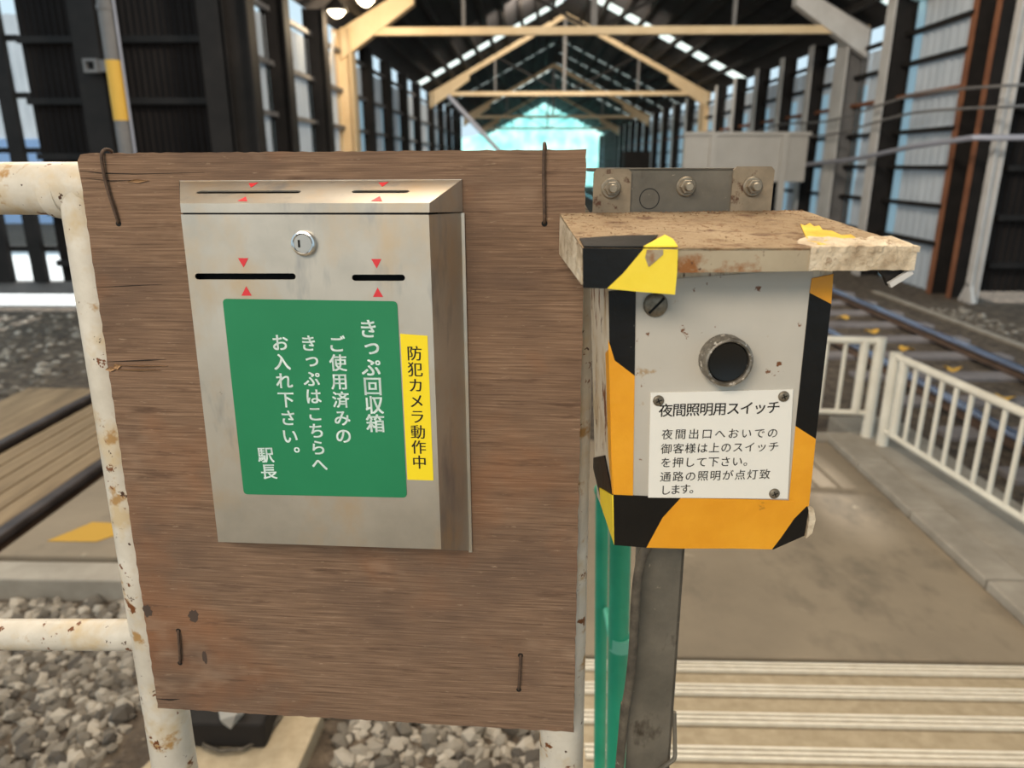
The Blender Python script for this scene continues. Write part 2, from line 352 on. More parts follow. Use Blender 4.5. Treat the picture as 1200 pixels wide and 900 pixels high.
# girts
for k, z in enumerate((0.55, 1.05, 1.55, 2.05, 2.55, 3.0, 3.42)):
    tn += 1; g = MB(); g.box(W, (RXW - 0.11, 10.15, z - 0.03), (RXW - 0.03, 60, z + 0.03)); struct('trim_%d' % tn, g, M_darksteel if k != 4 else M_rustcol)
for z in (0.9, 1.6, 2.2, 2.8, 3.42):
    tn += 1; g = MB(); g.box(W, (LXW + 0.03, 8.6, z - 0.03), (LXW + 0.10, 34, z + 0.03)); struct('trim_%d' % tn, g, M_midsteel)

# dark partition that closes the left side bay, and the one on the right
PY = 8.75
g = MB(); corrugated(g, (-5.72, PY, 0), (-3.45, PY, 0), 0.2, 4.6, 0.075, 0.012); struct('wall_front_left', g, M_darksheet)
g = MB()
for z in (0.45, 1.05, 1.68, 2.28, 2.92): g.box(W, (-5.72, PY - 0.09, z - 0.035), (-3.45, PY - 0.02, z + 0.035))
tn += 1; struct('trim_%d' % tn, g, M_darksteel)
g = MB(); corrugated(g, (5.85, 10.2, 0), (5.85, 9.62, 0), -0.1, 4.7, 0.09, 0.012); corrugated(g, (5.85, 9.6, 0), (9.5, 9.6, 0), 0.0, 4.7, 0.09, 0.012); struct('wall_front_right', g, M_darksheet)
g = MB()
for z in (0.35, 0.95, 1.55, 2.25, 2.9): g.box(W, (5.9, 9.5, z - 0.035), (9.5, 9.57, z + 0.035))
tn += 1; struct('trim_%d' % tn, g, M_darksteel)

# ================================================================== COLUMNS, TRUSSES
ORD = ['nearest', 'second', 'third', 'fourth', 'fifth', 'sixth', 'seventh', 'eighth', 'ninth', 'tenth', 'eleventh', 'twelfth', 'thirteenth', 'fourteenth', 'fifteenth', 'sixteenth', 'seventeenth', 'eighteenth', 'nineteenth', 'twentieth', 'twenty-first', 'twenty-second', 'twenty-third', 'twenty-fourth']
def column(x, y, inward, m_flange, m_web, label, group, h=3.75, dep=0.26, wid=0.24):  # dark webs on the right wall put recess shade into the colour
    t = thing('steel_column', label, 'column', W, (x, y, -0.12), group)
    x2 = x + inward * dep
    a, b = sorted((x2, x2 - inward * 0.025)); g = MB(); g.box(W, (a, y - wid / 2, -0.12), (b, y + wid / 2, h)); mesh_obj('flange', g, m_flange, t)
    a, b = sorted((x + inward * 0.025, x2 - inward * 0.025)); g = MB(); g.box(W, (a, y - 0.02, -0.12), (b, y + 0.02, h)); mesh_obj('web', g, m_web, t)
    a, b = sorted((x, x + inward * 0.025)); g = MB(); g.box(W, (a, y - wid / 2, -0.12), (b, y + wid / 2, h)); mesh_obj('flange', g, m_web, t)
for i, y in enumerate(colsL):
    if i == 3:
        column(LXW, y, 1, M_tan, M_tan, 'tan painted column of the left wall under the nearest tan roof truss', 'columns of the left wall', dep=0.3, wid=0.34)
    else:
        column(LXW, y, 1, M_darksteel, M_darksteel, 'dark steel column on the left corrugated wall, %s along that wall' % ORD[i], 'columns of the left wall', dep=0.3 if i < 3 else 0.22)
column(5.76, 9.45, -1, M_palesteel, M_palesteel, 'pale grey column with splayed foot in front of the dark right partition', 'columns of the right wall', h=4.6, dep=0.12, wid=0.12)
_c = [o for o in COL.objects if o.get('label', '').startswith('pale grey column with splayed')][0]
for e in (-1, 1):
    g = MB(); g.bar((5.66, 9.45, 0.14), (5.66, 9.45 + e * 0.13, -0.12), 0.06, 0.05, (1, 0, 0)); mesh_obj('foot_brace', g, M_palesteel, _c)
column(5.82, 9.8, -1, M_rustcol, M_darksteel, 'slim rust brown column just left of the pale splayed column', 'columns of the right wall', h=4.6, dep=0.22, wid=0.08)
for i, y in enumerate(colsR):
    if i == 0: column(RXW + 0.2, y, -1, M_rustcol, M_darksteel, 'rust brown column at the near end of the pale corrugated right wall', 'columns of the right wall', h=4.6, dep=0.30, wid=0.1)
    elif i == 2: column(RXW, y, -1, M_palesteel, M_midsteel, 'broad grey column of the right wall carrying the nearest truss', 'columns of the right wall', dep=0.36, wid=0.5)
    elif i == 1: column(RXW, y, -1, M_palesteel, M_darksteel, 'column with shade-darkened web and pale flange on the right wall, nearest on the pale sheets', 'columns of the right wall', dep=0.36, wid=0.26, h=4.6)
    elif i == 8: column(RXW, y, -1, M_tan, M_tan, 'tan column of the right wall above the grey barrier board', 'columns of the right wall', dep=0.3)
    else: column(RXW, y, -1, M_palesteel, M_darksteel, 'column with shade-darkened web and pale flange on the right wall, %s along that wall' % ORD[i], 'columns of the right wall', dep=0.3)
for k, y in enumerate((13.3, 24.6, 36.4, 48.2)):
    t = thing('roof_truss', '%s tan roof truss across the shed, counted from the platform' % ORD[k], 'roof truss', W, (RX, y, ZE - 0.2), 'tan roof trusses')
    zt = 3.72
    g = MB(); g.box(W, (EL + 0.1, y - 0.06, zt - 0.06), (ER - 0.1, y + 0.06, zt + 0.06)); mesh_obj('tie_beam', g, M_tan, t)
    g = MB(); g.bar((EL + 0.1, y, ZE - 0.16), (RX, y, ZR - 0.16), 0.16, 0.14); mesh_obj('rafter', g, M_tan, t)
    g = MB(); g.bar((ER - 0.1, y, ZE - 0.16), (RX, y, ZR - 0.16), 0.16, 0.14); mesh_obj('rafter', g, M_tan if k else M_midsteel, t)
    g = MB(); g.box(W, (RX - 0.05, y - 0.05, zt), (RX + 0.05, y + 0.05, ZR - 0.15)); mesh_obj('king_post', g, M_midsteel, t)
    for sx in (-1, 1):
        xe = (EL if sx < 0 else ER); xm = RX + (xe - RX) * 0.5
        g = MB(); g.bar((RX, y, zt), (xm, y, roof_pt(xm) - 0.15), 0.05, 0.05); mesh_obj('strut', g, M_darksteel, t)
        g = MB(); g.box(W, (xm - 0.03, y - 0.03, zt), (xm + 0.03, y + 0.03, roof_pt(xm) - 0.12)); mesh_obj('hanger', g, M_midsteel, t)
        # haunch plate from the column to the rafter
        x1 = xe - sx * 0.1; x2 = xe - sx * 1.35
        g = MB(); g.prism([(x1, y - 0.1, ZE - 0.55), (x1, y - 0.1, ZE - 0.12), (x2, y - 0.1, roof_pt(x2) - 0.12), (x2, y - 0.1, roof_pt(x2) - 0.42)], (0, 0.2, 0))
        mesh_obj('haunch_plate', g, (M_tan if (sx < 0 or k) else M_palesteel), t)
# diagonal braces on the left
g = MB(); g.bar(gy(392, 38, 12.7), gy(384, 100, 12.7), 0.09, 0.03); tag(mesh_obj('diagonal_brace', g, M_palesteel), 'pale flat brace in the left wall bay before the tan column', 'brace')
a_, b_ = gy(525, 112, 24), gy(562, 152, 24); b_ = b_ + (b_ - a_) * ((b_.z + 0.12) / (a_.z - b_.z))
g = MB(); g.tube([a_, b_], 0.07, 10); tag(mesh_obj('leaning_pole', g, M_pipeblue), 'bluish pole leaning from the left eave at the second truss', 'pole')

# pendant lamps under the left eave
for px, py, Y, lab in ((394, 12, 11.6, 'round pendant lamp glowing warm beside the tan column'), (428, -1, 11.9, 'round pendant lamp glowing warm at the top edge, right of its twin')):
    c = gy(px, py, Y)
    fr = Fr(c, (1, 0, 0), (0, 1, 0), (0, 0, 1))
    t = thing('pendant_lamp', lab, 'lamp', fr, (0, 0, -0.1), 'pendant lamps')
    g = MB(); g.lathe(fr, [(0.17, -0.01), (0.15, 0.05), (0.06, 0.13), (0.03, 0.22)], 20); mesh_obj('lamp_shade', g, M_darksteel, t, smooth=True)
    g = MB(); g.lathe(fr, [(0.02, -0.1), (0.06, -0.085), (0.10, -0.05), (0.13, -0.012)], 20); mesh_obj('bulb', g, M_bulb, t, smooth=True)
    g = MB(); g.tube([c + Vector((0, 0, 0.2)), c + Vector((0, 0, roof_pt(c.x) - c.z))], 0.012, 8); mesh_obj('stem', g, M_darksteel, t)
    l = light('pendant_light', 'POINT', c + Vector((0.15, 0.0, -0.25)), c, 60, (1.0, 0.80, 0.54), shadow_soft_size=0.12)
# ================================================================== LEFT SIDE BAY
# partition posts
for px, lab in ((118, 'broad dark post on the left partition behind the yellow banded pole'), (262, 'black corner post at the right end of the left partition')):
    p = gy(px, 120, PY - 0.2); g = MB(); g.box(W, (p.x - 0.14, PY - 0.32, -0.12), (p.x + 0.14, PY - 0.1, 4.6)); tag(mesh_obj('partition_post', g, M_darksteel), lab, 'post', 'posts of the left partition')
# strip foundation beam below the partition
g = MB(); g.box(W, (-7.4, PY - 0.05, 0.07), (-3.4, PY + 0.1, 0.22)); tag(mesh_obj('sill_beam', g, M_midsteel), 'long grey steel beam along the foot of the left partition', 'beam')
# gapped gate at the far left
t = thing('gapped_gate', 'dark steel gate with open vertical gaps at the far left', 'gate', W, (-6.6, PY, 0.2))
for (x, wd_) in ((-7.35, 0.5), (-6.42, 0.26), (-5.95, 0.16)):
    g = MB(); g.box(W, (x - wd_ / 2, PY - 0.1, 0.22), (x + wd_ / 2, PY - 0.02, 4.6)); mesh_obj('upright', g, M_darksteel, t)
for z in (0.62, 1.28, 1.75, 2.35, 2.95):
    g = MB(); g.box(W, (-7.4, PY - 0.02, z - 0.03), (-5.74, PY + 0.05, z + 0.03)); mesh_obj('cross_rail', g, M_darksteel, t)
# pale corrugated shed outside
t = thing('outside_shed', 'pale corrugated shed wall outside, seen through the gate gaps', 'shed', W, (-13, 22, -0.12))
g = MB(); corrugated(g, (-24, 22, 0), (-8.5, 22, 0), 2.3, 5.6, 0.35, 0.05); mesh_obj('upper_sheet', g, M_sheet, t)
g = MB(); g.box(W, (-24, 22, -0.12), (-8.5, 22.1, 2.3)); mesh_obj('lower_sky_panel', g, flat('sky_blue_panel', 186, 212, 250, 0.7), t)  # panel added in place of bright sky and ground behind the gaps
g = MB(); g.box(W, (-12, PY + 0.12, -0.2), (-3.6, 14.5, -0.10)); struct('floor_sunlit_strip', g, flat('sunlit_white', 226, 228, 230, 0.8))  # pale slab added outside so the strip below the sill looks sunlit
# banded pole
p = gy(137, 100, 7.0); px_ = p.x
t = thing('banded_pole', 'grey pole with a yellow band before the dark left partition', 'pole', W, (px_, 7.0, -0.12))
g = MB(); g.tube([(px_, 7.0, -0.12), (px_, 7.0, 4.6)], 0.066, 18); mesh_obj('shaft', g, M_midsteel, t, smooth=True)
g = MB(); g.tube([(px_, 7.0, 1.98), (px_, 7.0, 2.49)], 0.0685, 18); mesh_obj('yellow_band', g, flat('band_yellow', 216, 170, 66, 0.6), t, smooth=True)
g = MB(); g.tube([(px_, 7.0, 2.90), (px_, 7.0, 2.94)], 0.075, 18); mesh_obj('collar', g, M_midsteel, t, smooth=True)
g = MB(); g.tube([(px_ + 0.085, 6.99, -0.1), (px_ + 0.085, 6.99, 4.6)], 0.012, 8); mesh_obj('side_cable', g, M_pipeblue, t)
# small bracket on the partition post
c = gy(113, 77, PY - 0.4); t = thing('wall_bracket', 'small grey square ring bracket on the left partition post', 'bracket', W, tuple(c))
g = MB(); g.box(W, (c.x - 0.02, c.y, c.z - 0.06), (c.x + 0.16, c.y + 0.1, c.z + 0.06)); mesh_obj('arm', g, M_midsteel, t)
g = MB()
for a, b in (((-0.13, -0.07), (-0.10, 0.07)), ((-0.01, -0.07), (0.02, 0.07)), ((-0.10, -0.07), (-0.01, -0.04)), ((-0.10, 0.04), (-0.01, 0.07))):
    g.box(W, (c.x + a[0], c.y - 0.03, c.z + a[1]), (c.x + b[0], c.y + 0.04, c.z + b[1]))
mesh_obj('ring', g, M_midsteel, t)

# ================================================================== RIGHT SIDE
for (z, dz, lab) in ((2.45, 0.12, 'upper thin grey cable strung along the right wall'), (2.22, 0.12, 'lower thin grey cable strung along the right wall')):
    pts = []
    for i in range(30):
        s = i / 29; y = 22 - s * 12.9; x = 5.12 + max(0, (s - 0.9)) * 3.0
        pts.append((x, y, z - 0.25 * (1 - s) + 0.06 * math.cos(s * 14)))
    pts.append((8.2, 9.2, z + dz))
    g = MB(); g.tube(pts, 0.018, 8); tag(mesh_obj('wall_cable', g, M_midsteel), lab, 'cable', 'cables along the right wall')
g = MB(); g.tube([(5.15, 15.2, 1.55), (5.12, 12, 1.68), (5.12, 10.4, 1.82), (5.3, 9.3, 1.90), (5.8, 8.98, 1.89), (8.5, 8.98, 1.87)], 0.035, 10)
tag(mesh_obj('conduit_pipe', g, M_pipeblue), 'grey conduit pipe bending round the columns of the right wall', 'pipe')
# grey barrier board on posts
BY = 14.2
A0 = gy(803, 158, BY); A1 = gy(942, 213, BY)
t = thing('barrier_board', 'wide grey board on posts beside the right wall', 'board', W, ((A0.x + A1.x) / 2, BY, -0.12))
g = MB(); g.box(W, (A0.x, BY, A1.z), (A1.x, BY + 0.05, A0.z)); mesh_obj('panel', g, M_greyboard, t)
g = MB(); g.box(W, (A0.x - 0.03, BY - 0.05, A0.z - 0.01), (A1.x + 0.03, BY + 0.07, A0.z + 0.05)); mesh_obj('top_rail', g, M_greyboard, t)
for px in (834, 917):
    x = gy(px, 190, BY).x; g = MB(); g.box(W, (x - 0.06, BY - 0.07, -0.12), (x + 0.06, BY - 0.003, A0.z + 0.02)); mesh_obj('post', g, M_greyboard, t)
# dark cabinet far down the track side
c = gy(746, 177, 19.0)
t = thing('equipment_cabinet', 'dark square cabinet standing far off beside the right track', 'cabinet', W, (c.x, 19, -0.12))
g = MB(); g.box(W, (c.x - 0.32, 18.8, 0.2), (c.x + 0.32, 19.3, c.z)); mesh_obj('body', g, M_darksteel, t, bevel=0.02)
for sx in (-0.26, 0.26):
    g = MB(); g.box(W, (c.x + sx - 0.04, 18.9, -0.12), (c.x + sx + 0.04, 19.2, 0.2)); mesh_obj('leg', g, M_darksteel, t)

# ---- tracks
def rail(x, y0, y1, label, group, z=0.0, h=0.085, top=None):
    t = thing('railway_rail', label, 'rail', W, (x, (y0 + y1) / 2, z - h), group)
    g = MB(); g.prism([(x - 0.06, y0, z - h), (x + 0.06, y0, z - h), (x + 0.06, y0, z - h + 0.012), (x + 0.012, y0, z - h + 0.03), (x + 0.012, y0, z - 0.035), (x - 0.012, y0, z - 0.035), (x - 0.012, y0, z - h + 0.03), (x - 0.06, y0, z - h + 0.012)], (0, y1 - y0, 0)); mesh_obj('rail_foot_and_web', g, M_rail, t)
    g = MB(); g.box(W, (x - 0.033, y0, z - 0.036), (x + 0.033, y1, z)); mesh_obj('rail_head', g, top or M_railtop, t, bevel=0.008)
rail(4.06, -4, 49, 'far rail of the right track, head tinted sky blue', 'rails of the right track', z=0.0)
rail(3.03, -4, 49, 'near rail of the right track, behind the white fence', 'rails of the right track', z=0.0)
rail(-3.12, -4, 8.5, 'outer rail of the left track beyond the timber boards', 'rails of the left track', z=0.03, h=0.15, top=M_raildark)
rail(-2.36, -4, 8.5, 'inner rail of the left track nearer the handrail', 'rails of the left track', z=0.03, h=0.15, top=M_raildark)
y = 3.1; k = 0
while y < 13.8:
    t = MB(); t.box(W, (2.72, y, -0.14), (4.0 + 0.42, y + 0.20, -0.085))
    o = mesh_obj('track_sleeper', t, M_sleeper, bevel=0.01)
    tag(o, 'grey sleeper of the right track, %s counted from the camera end' % (ORD[k] if k < 20 else ''), 'sleeper', 'sleepers of the right track'); k += 1
    y += 0.68
# leaves on the track
for i, (px, py) in enumerate(((987, 372), (1021, 388), (1116, 432), (1178, 466), (1062, 409))):
    c = gz(px, py, -0.07); g = MB(); n = 10; pts = []
    for j in range(n):
        an = 2 * math.pi * j / n; r = 0.058 * (0.6 + 0.5 * abs(math.cos(an * 1.5)))
        pts.append((c.x + r * math.cos(an) * 1.3, c.y + r * math.sin(an), c.z + 0.02 * math.sin(an * 2 + i)))
    g.prism(pts, (0, 0, 0.004))
    tag(mesh_obj('fallen_leaf', g, M_leaf), 'yellow fallen leaf on the right track, %s from the near end' % ['fifth', 'fourth', 'second', 'first', 'third'][i], 'leaf', 'fallen leaves')
# kerb line beyond the right track
g = MB(); g.box(W, (4.78, 3, -0.12), (4.86, 10.2, -0.095)); tag(mesh_obj('kerb_line', g, M_kerb), 'low concrete kerb along the ballast beyond the right track', 'kerb')

# crossing between the left rails
xs = [-3.05 + 0.62 * i / 5 for i in range(6)]
for i in range(5):
    g = MB(); g.box(W, (xs[i] + 0.006, 2.72, -0.12), (xs[i + 1] - 0.006, 5.1, 0.0)); tag(mesh_obj('crossing_board', g, M_board, bevel=0.006), 'weathered timber plank of the crossing between the left rails, %s from the left' % ['first', 'second', 'third', 'fourth', 'fifth'][i], 'plank', 'crossing planks')
g = MB(); g.box(W, (-3.75, 2.75, -0.12), (-3.2, 5.1, -0.005)); tag(mesh_obj('crossing_board', g, M_board, bevel=0.006), 'wide timber plank outside the outer left rail', 'plank')
g = MB(); g.box(W, (-2.28, 2.70, -0.14), (-1.2, 4.4, 0.0))
o = tag(mesh_obj('crossing_slab', g, M_conc, bevel=0.01), 'concrete crossing slab between the left rail and the handrail', 'slab')
g = MB(); c = gz(112, 622, 0.001); g.prism([c + Vector((-0.16, -0.10, 0)), c + Vector((0.06, -0.10, 0)), c + Vector((0.2, 0.06, 0)), c + Vector((-0.06, 0.08, 0))], (0, 0, 0.002)); mesh_obj('yellow_patch', g, M_yelpatch, o)
g = MB(); g.box(W, (-2.27, 2.55, -0.16), (-1.25, 2.69, -0.02)); tag(mesh_obj('edge_kerb', g, M_kerb, bevel=0.01), 'concrete kerb along the near edge of the slab with the yellow patch', 'kerb')
g = MB(); g.box(W, (-3.04, 2.58, -0.16), (-2.44, 2.71, -0.02)); tag(mesh_obj('edge_kerb', g, M_kerb, bevel=0.01), 'short concrete kerb between the two left rails', 'kerb')

# ---- ballast heap (uncountable)
ico = bmesh.new(); bmesh.ops.create_icosphere(ico, subdivisions=1, radius=1.0)
IV = [v.co.copy() for v in ico.verts]; IF = [tuple(v.index for v in f.verts) for f in ico.faces]; ico.free()
def stones(mb, n, area, zf, smin, smax):
    for _ in range(n):
        x = random.uniform(area[0], area[1]); y = random.uniform(area[2], area[3])
        s = random.uniform(smin, smax) * (1.0 if random.random() < 0.8 else 1.35); sc = Vector((random.uniform(.75, 1.3), random.uniform(.7, 1.1), random.uniform(.5, .85))) * s
        R = Matrix.Rotation(random.uniform(0, 6.28), 3, 'Z') @ Matrix.Rotation(random.uniform(-.6, .6), 3, 'X') @ Matrix.Rotation(random.uniform(-.6, .6), 3, 'Y')
        c = Vector((x, y, zf(x, y) + random.uniform(-0.3, 0.45) * s))
        if n > 1 and keep_out(c): continue
        mb.add([c + R @ Vector((q.x * sc.x, q.y * sc.y, q.z * sc.z)) * random.uniform(.72, 1.18) for q in IV], IF)
def keep_out(c): return -1.26 < c.x < -0.58 and 1.40 < c.y < 1.92
def heap(args, label):
    g = MB()
    for a in args: stones(g, *a)
    o = mesh_obj('ballast', g, M_stone); o['kind'] = 'stuff'; tag(o, label, 'gravel')
heap([(6500, (-2.4, 0.10, 1.15, 2.53), lambda x, y: -0.12, 0.016, 0.031), (1500, (-4.6, -2.4, 1.4, 2.5), lambda x, y: -0.12, 0.018, 0.032)], 'brown grey track ballast heaped below the handrail and board')
heap([(900, (-6.2, -3.85, 4.8, 8.4), lambda x, y: -0.14, 0.03, 0.05)], 'dark track ballast at the foot of the left partition')
heap([(1100, (4.95, 5.4, 2.4, 9.0), lambda x, y: -0.145, 0.028, 0.045)], 'grey track ballast along the right wall')

# slab, block and cable loop under the board
c0, c1 = gz(140, 868, -0.06), gz(345, 860, -0.06)
fr = Fr((-0.86, 1.66, -0.06), (1, 0.12, 0), (-0.12, 1, 0), (0, 0, 1))
g = MB(); g.prism([fr.P(-0.36, -0.22), fr.P(0.17, -0.22), fr.P(0.24, 0.2), fr.P(-0.16, 0.2)], (0, 0, -0.1)); tag(mesh_obj('trough_cover', g, M_ramp, bevel=0.006), 'pale concrete trough cover lying in the ballast below the plywood', 'slab')
c = gz(262, 858, -0.02); g = MB(); g.box(W, (c.x - 0.16, c.y - 0.02, -0.06), (c.x + 0.13, c.y + 0.2, 0.03)); tag(mesh_obj('dark_block', g, M_darksteel, bevel=0.01), 'dark block lying on the concrete cover below the plywood', 'block')
c = gz(268, 848, 0.03); g = MB(); stones(g, 1, (c.x, c.x, c.y + .03, c.y + .03), lambda x, y: 0.055, 0.045, 0.045); tag(mesh_obj('loose_stone', g, flat('grey_stone', 150, 146, 140, 0.9)), 'single grey stone resting on the dark block', 'stone')
pts = [gz(px, py, -0.045) for px, py in ((236, 862), (240, 874), (258, 880), (285, 878), (310, 864), (326, 842), (334, 828))]
g = MB(); g.tube(pts, 0.006, 8); tag(mesh_obj('ground_cable', g, M_cable), 'thin dark cable looped on the pale concrete cover', 'cable')

# ---- ramp strips
for i, py in enumerate((785, 812, 846, 887, 940)):
    d = ray(900, py); k = d.y * 1.0
    # meet the ramp plane
    n = rf.w; tt = (rf.o - CP).dot(n) / d.dot(n); q = CP + d * tt; v = (q - rf.o).dot(rf.v)
    t = thing('anti_slip_strip', 'ribbed metal anti-slip strip across the ramp, %s from the landing' % ['first', 'second', 'third', 'fourth', 'fifth'][i], 'strip', rf, (1.35, v, 0), 'anti-slip strips')
    g = MB(); g.box(rf, (0.16, v - 0.032, -0.002), (1.98, v + 0.032, 0.004)); mesh_obj('base_plate', g, M_stripbase, t)
    for j in (-1, 0, 1):
        g = MB(); g.box(rf, (0.16, v + j * 0.021 - 0.005, 0.004), (1.98, v + j * 0.021 + 0.005, 0.013)); mesh_obj('rib', g, M_strip, t)

# ---- white fences
def fence(name, p, q, n, top, bot, label, post_r=0.032, thick_end=False):
    p, q = Vector(p), Vector(q); d = (q - p).normalized()
    t = thing('white_fence', label, 'fence', W, tuple((p + q) / 2), 'white fences')
    up = Vector((0, 0, 1))
    g = MB(); g.tube([p + up * (top + 0.02), p - up * 0.0], post_r, 14); mesh_obj('post', g, M_fence, t, smooth=True)
    g = MB(); g.tube([q + up * (top + 0.02), q], post_r, 14); mesh_obj('post', g, M_fence, t, smooth=True)
    g = MB(); g.tube([p + up * top + d * 0.02, q + up * top - d * 0.02], 0.022, 12); mesh_obj('top_rail', g, M_fence, t, smooth=True)
    g = MB(); g.tube([p + up * bot + d * 0.02, q + up * bot - d * 0.02], 0.017, 12); mesh_obj('bottom_rail', g, M_fence, t, smooth=True)
    for i in range(n):
        c = p + (q - p) * ((i + 0.8) / (n + 0.6)); r = 0.026 if (i == 0 and thick_end) else 0.0125
        g = MB(); g.tube([c + up * bot, c + up * top], r, 10); mesh_obj('baluster', g, M_fence, t, smooth=True)
fence('a', (2.10, 4.08, 0.0), (2.30, 1.85, 0.0), 19, 0.545, 0.09, 'low white barred fence running along the right track', thick_end=True)
fence('b', (2.07, 4.22, 0.0), (0.95, 4.34, 0.0), 10, 0.60, 0.15, 'low white barred fence across the far end of the landing', thick_end=True)
g = MB(); g.box(W, (1.99, 1.7, -0.13), (2.42, 4.6, -0.0)); tag(mesh_obj('fence_kerb', g, M_kerb, bevel=0.01), 'concrete kerb under the white fence along the right track', 'kerb')

# ---- green railing beside the ramp
t = thing('green_railing', 'green painted tube railing beside the ramp behind the switch post', 'railing', W, (0.23, 1.3, 0))
def gpost(px0, py0, px1, py1, Y, r, name='post'):
    g = MB(); a = gy(px0, py0, Y); b = gy(px1, py1, Y); d = (b - a).normalized()
    b = b + d * ((b.z - (-0.02)) / -d.z if d.z < 0 else 0)
    g.tube([a, b], r, 16); mesh_obj(name, g, M_greenp, t, smooth=True); return a, b
a1, b1 = gpost(728, 575, 722, 900, 1.02, 0.017)
a2, b2 = gpost(706, 575, 703, 900, 1.32, 0.0135)
g = MB(); g.tube([a1, a2], 0.017, 16); mesh_obj('top_rail', g, M_greenp, t, smooth=True)
g = MB(); a = gy(727, 752, 1.02); g.tube([a + Vector((0, 0, -0.012)), a + Vector((0, 0, 0.012))], 0.0195, 16); mesh_obj('collar', g, flat('pale_green', 110, 190, 164, 0.5), t, smooth=True)
g = MB(); g.tube([gy(711, 715, 1.30), gy(735, 838, 1.04)], 0.008, 10); mesh_obj('brace', g, flat('pale_green_brace', 84, 180, 150, 0.5), t, smooth=True)

# ================================================================== HANDRAIL
RW = -0.0095 - 0.0245
t = thing('handrail', 'white chipped-paint pipe handrail carrying the plywood board', 'handrail', B, (*on(B, 201, 880, RW), RW))
R0 = 0.0243
pl0 = bp(106, 262, RW); pl1 = bp(201.5, 880, RW); dl = (pl1 - pl0).normalized(); plb = pl1 + dl * ((pl1.z + 0.11) / -dl.z)
pr0 = bp(664, 430, RW); pr1 = bp(658, 880, RW); dr = (pr1 - pr0).normalized(); prt = pr0 - dr * 0.12; prb = pr1 + dr * ((pr1.z + 0.11) / -dr.z)
rl = bp(-40, 221, RW); rl0 = bp(-700, 221, RW)
uL, vL = on(B, 60, 221, RW); vR = on(B, 690, 219, RW)[1]
uRr = on(B, 680, 240, RW)[0]
cl_ = B.P(*on(B, 98, 222, RW), RW)
g = MB(); g.tube([rl0, bp(300, 221, RW), B.P(uRr - 0.06, vR, RW)] + [B.P(uRr - 0.06 + 0.05 * math.sin(x), vR - 0.05 + 0.05 * math.cos(x), RW) for x in (0.4, 0.8, 1.2, 1.57)], R0, 24)
mesh_obj('top_rail', g, M_white_pipe, t, smooth=True)
g = MB(); g.tube([bp(101.5, 222, RW), plb], R0 * 0.985, 24); mesh_obj('post', g, M_white_pipe, t, smooth=True)
g = MB(); g.tube([B.P(uRr - 0.01, vR - 0.05, RW), pr0, prb], R0 * 0.985, 24); mesh_obj('post', g, M_white_pipe, t, smooth=True)
g = MB(); g.tube([bp(-700, 741, RW), bp(155, 744, RW), bp(655, 752, RW)], 0.0172, 24); mesh_obj('lower_rail', g, M_white_pipe, t, smooth=True)
# weld collar at the corner
cc = bp(101, 224, RW); g = MB(); g.tube([cc + B.u * -0.033, cc + B.u * -0.026, cc + B.u * -0.018], [R0 * 1.0, R0 * 1.06, R0 * 1.0], 24); mesh_obj('weld_bead', g, M_white_pipe, t, smooth=True)

# ================================================================== PLYWOOD BOARD
HW, HH = 0.225, 0.2876
out = []
def edge(p, q, n, amp):
    for i in range(n):
        s = i / n; out.append((p[0] + (q[0] - p[0]) * s + random.uniform(-amp, amp), p[1] + (q[1] - p[1]) * s + random.uniform(-amp, amp)))
edge((-HW, HH), (HW, HH), 70, 0.0005); edge((HW, HH), (HW, -HH), 90, 0.0006); edge((HW, -HH), (-HW, -HH), 70, 0.0006); edge((-HW, -HH), (-HW, HH), 90, 0.0006)
out[0] = (-HW + 0.003, HH - 0.001)
board = thing('plywood_board', 'weathered brown plywood board wired to the white handrail', 'board', B, (0, -HH, 0))
g = MB(); g.prism([B.P(u, v, 0) for u, v in out], B.w * -0.0095); mesh_obj('panel', g, M_ply, board)
M_crack = flat('dark_crack', 38, 27, 20, 0.95)
def crack(pts, hgt, mat=M_crack):
    g = MB(); top = []; bot = []
    for i, (px, py) in enumerate(pts):
        u, v = on(B, px, py, 0.0); e = hgt * (0.1 if i in (0, len(pts) - 1) else random.uniform(.6, 1.2))
        top.append(B.P(u, v + e / 2, 0.0002)); bot.append(B.P(u, v - e / 2, 0.0002))
    g.prism(top + bot[::-1], B.w * 0.0002); return mesh_obj('split', g, mat, board)
crack([(110, 337), (150, 335), (190, 333)], 0.0012)
crack([(124, 424), (150, 423), (175, 422), (195, 421)], 0.0016)
crack([(94, 200), (120, 203), (160, 204), (240, 202)], 0.001); crack([(100, 209), (130, 212), (168, 211)], 0.0012)
crack([(184, 819), (200, 820), (211, 819)], 0.0022); crack([(164, 681), (182, 682)], 0.001)
def splinter(px, py, L, h, mat):
    u, v = on(B, px, py, 0); g = MB()
    g.prism([B.P(u, v, 0.0003), B.P(u + L * .5, v + h * .7, 0.004), B.P(u + L, v + h * .3, 0.0005), B.P(u + L * .5, v - h * .3, 0.001)], B.w * 0.001); mesh_obj('splinter', g, mat, board)
M_splin = flat('fresh_splinter', 176, 138, 100, 0.9)
splinter(124, 433, 0.012, 0.005, M_splin); splinter(134, 430, 0.008, 0.006, M_splin); splinter(136, 433, 0.045, 0.002, M_splin); splinter(138, 428, 0.05, 0.0015, M_splin)
splinter(150, 213, 0.02, 0.003, M_splin)
M_blot = flat('dark_blot', 74, 60, 52, 0.9)
def blot(px, py, rx, ry, seed):
    random.seed(seed); u, v = on(B, px, py, 0); g = MB()
    pts = [B.P(u + rx * math.cos(k * .35) * random.uniform(.7, 1.15), v + ry * math.sin(k * .35) * random.uniform(.7, 1.15), 0.0001) for k in range(18)]
    g.prism(pts, B.w * 0.0001); mesh_obj('stain', g, M_blot, board)
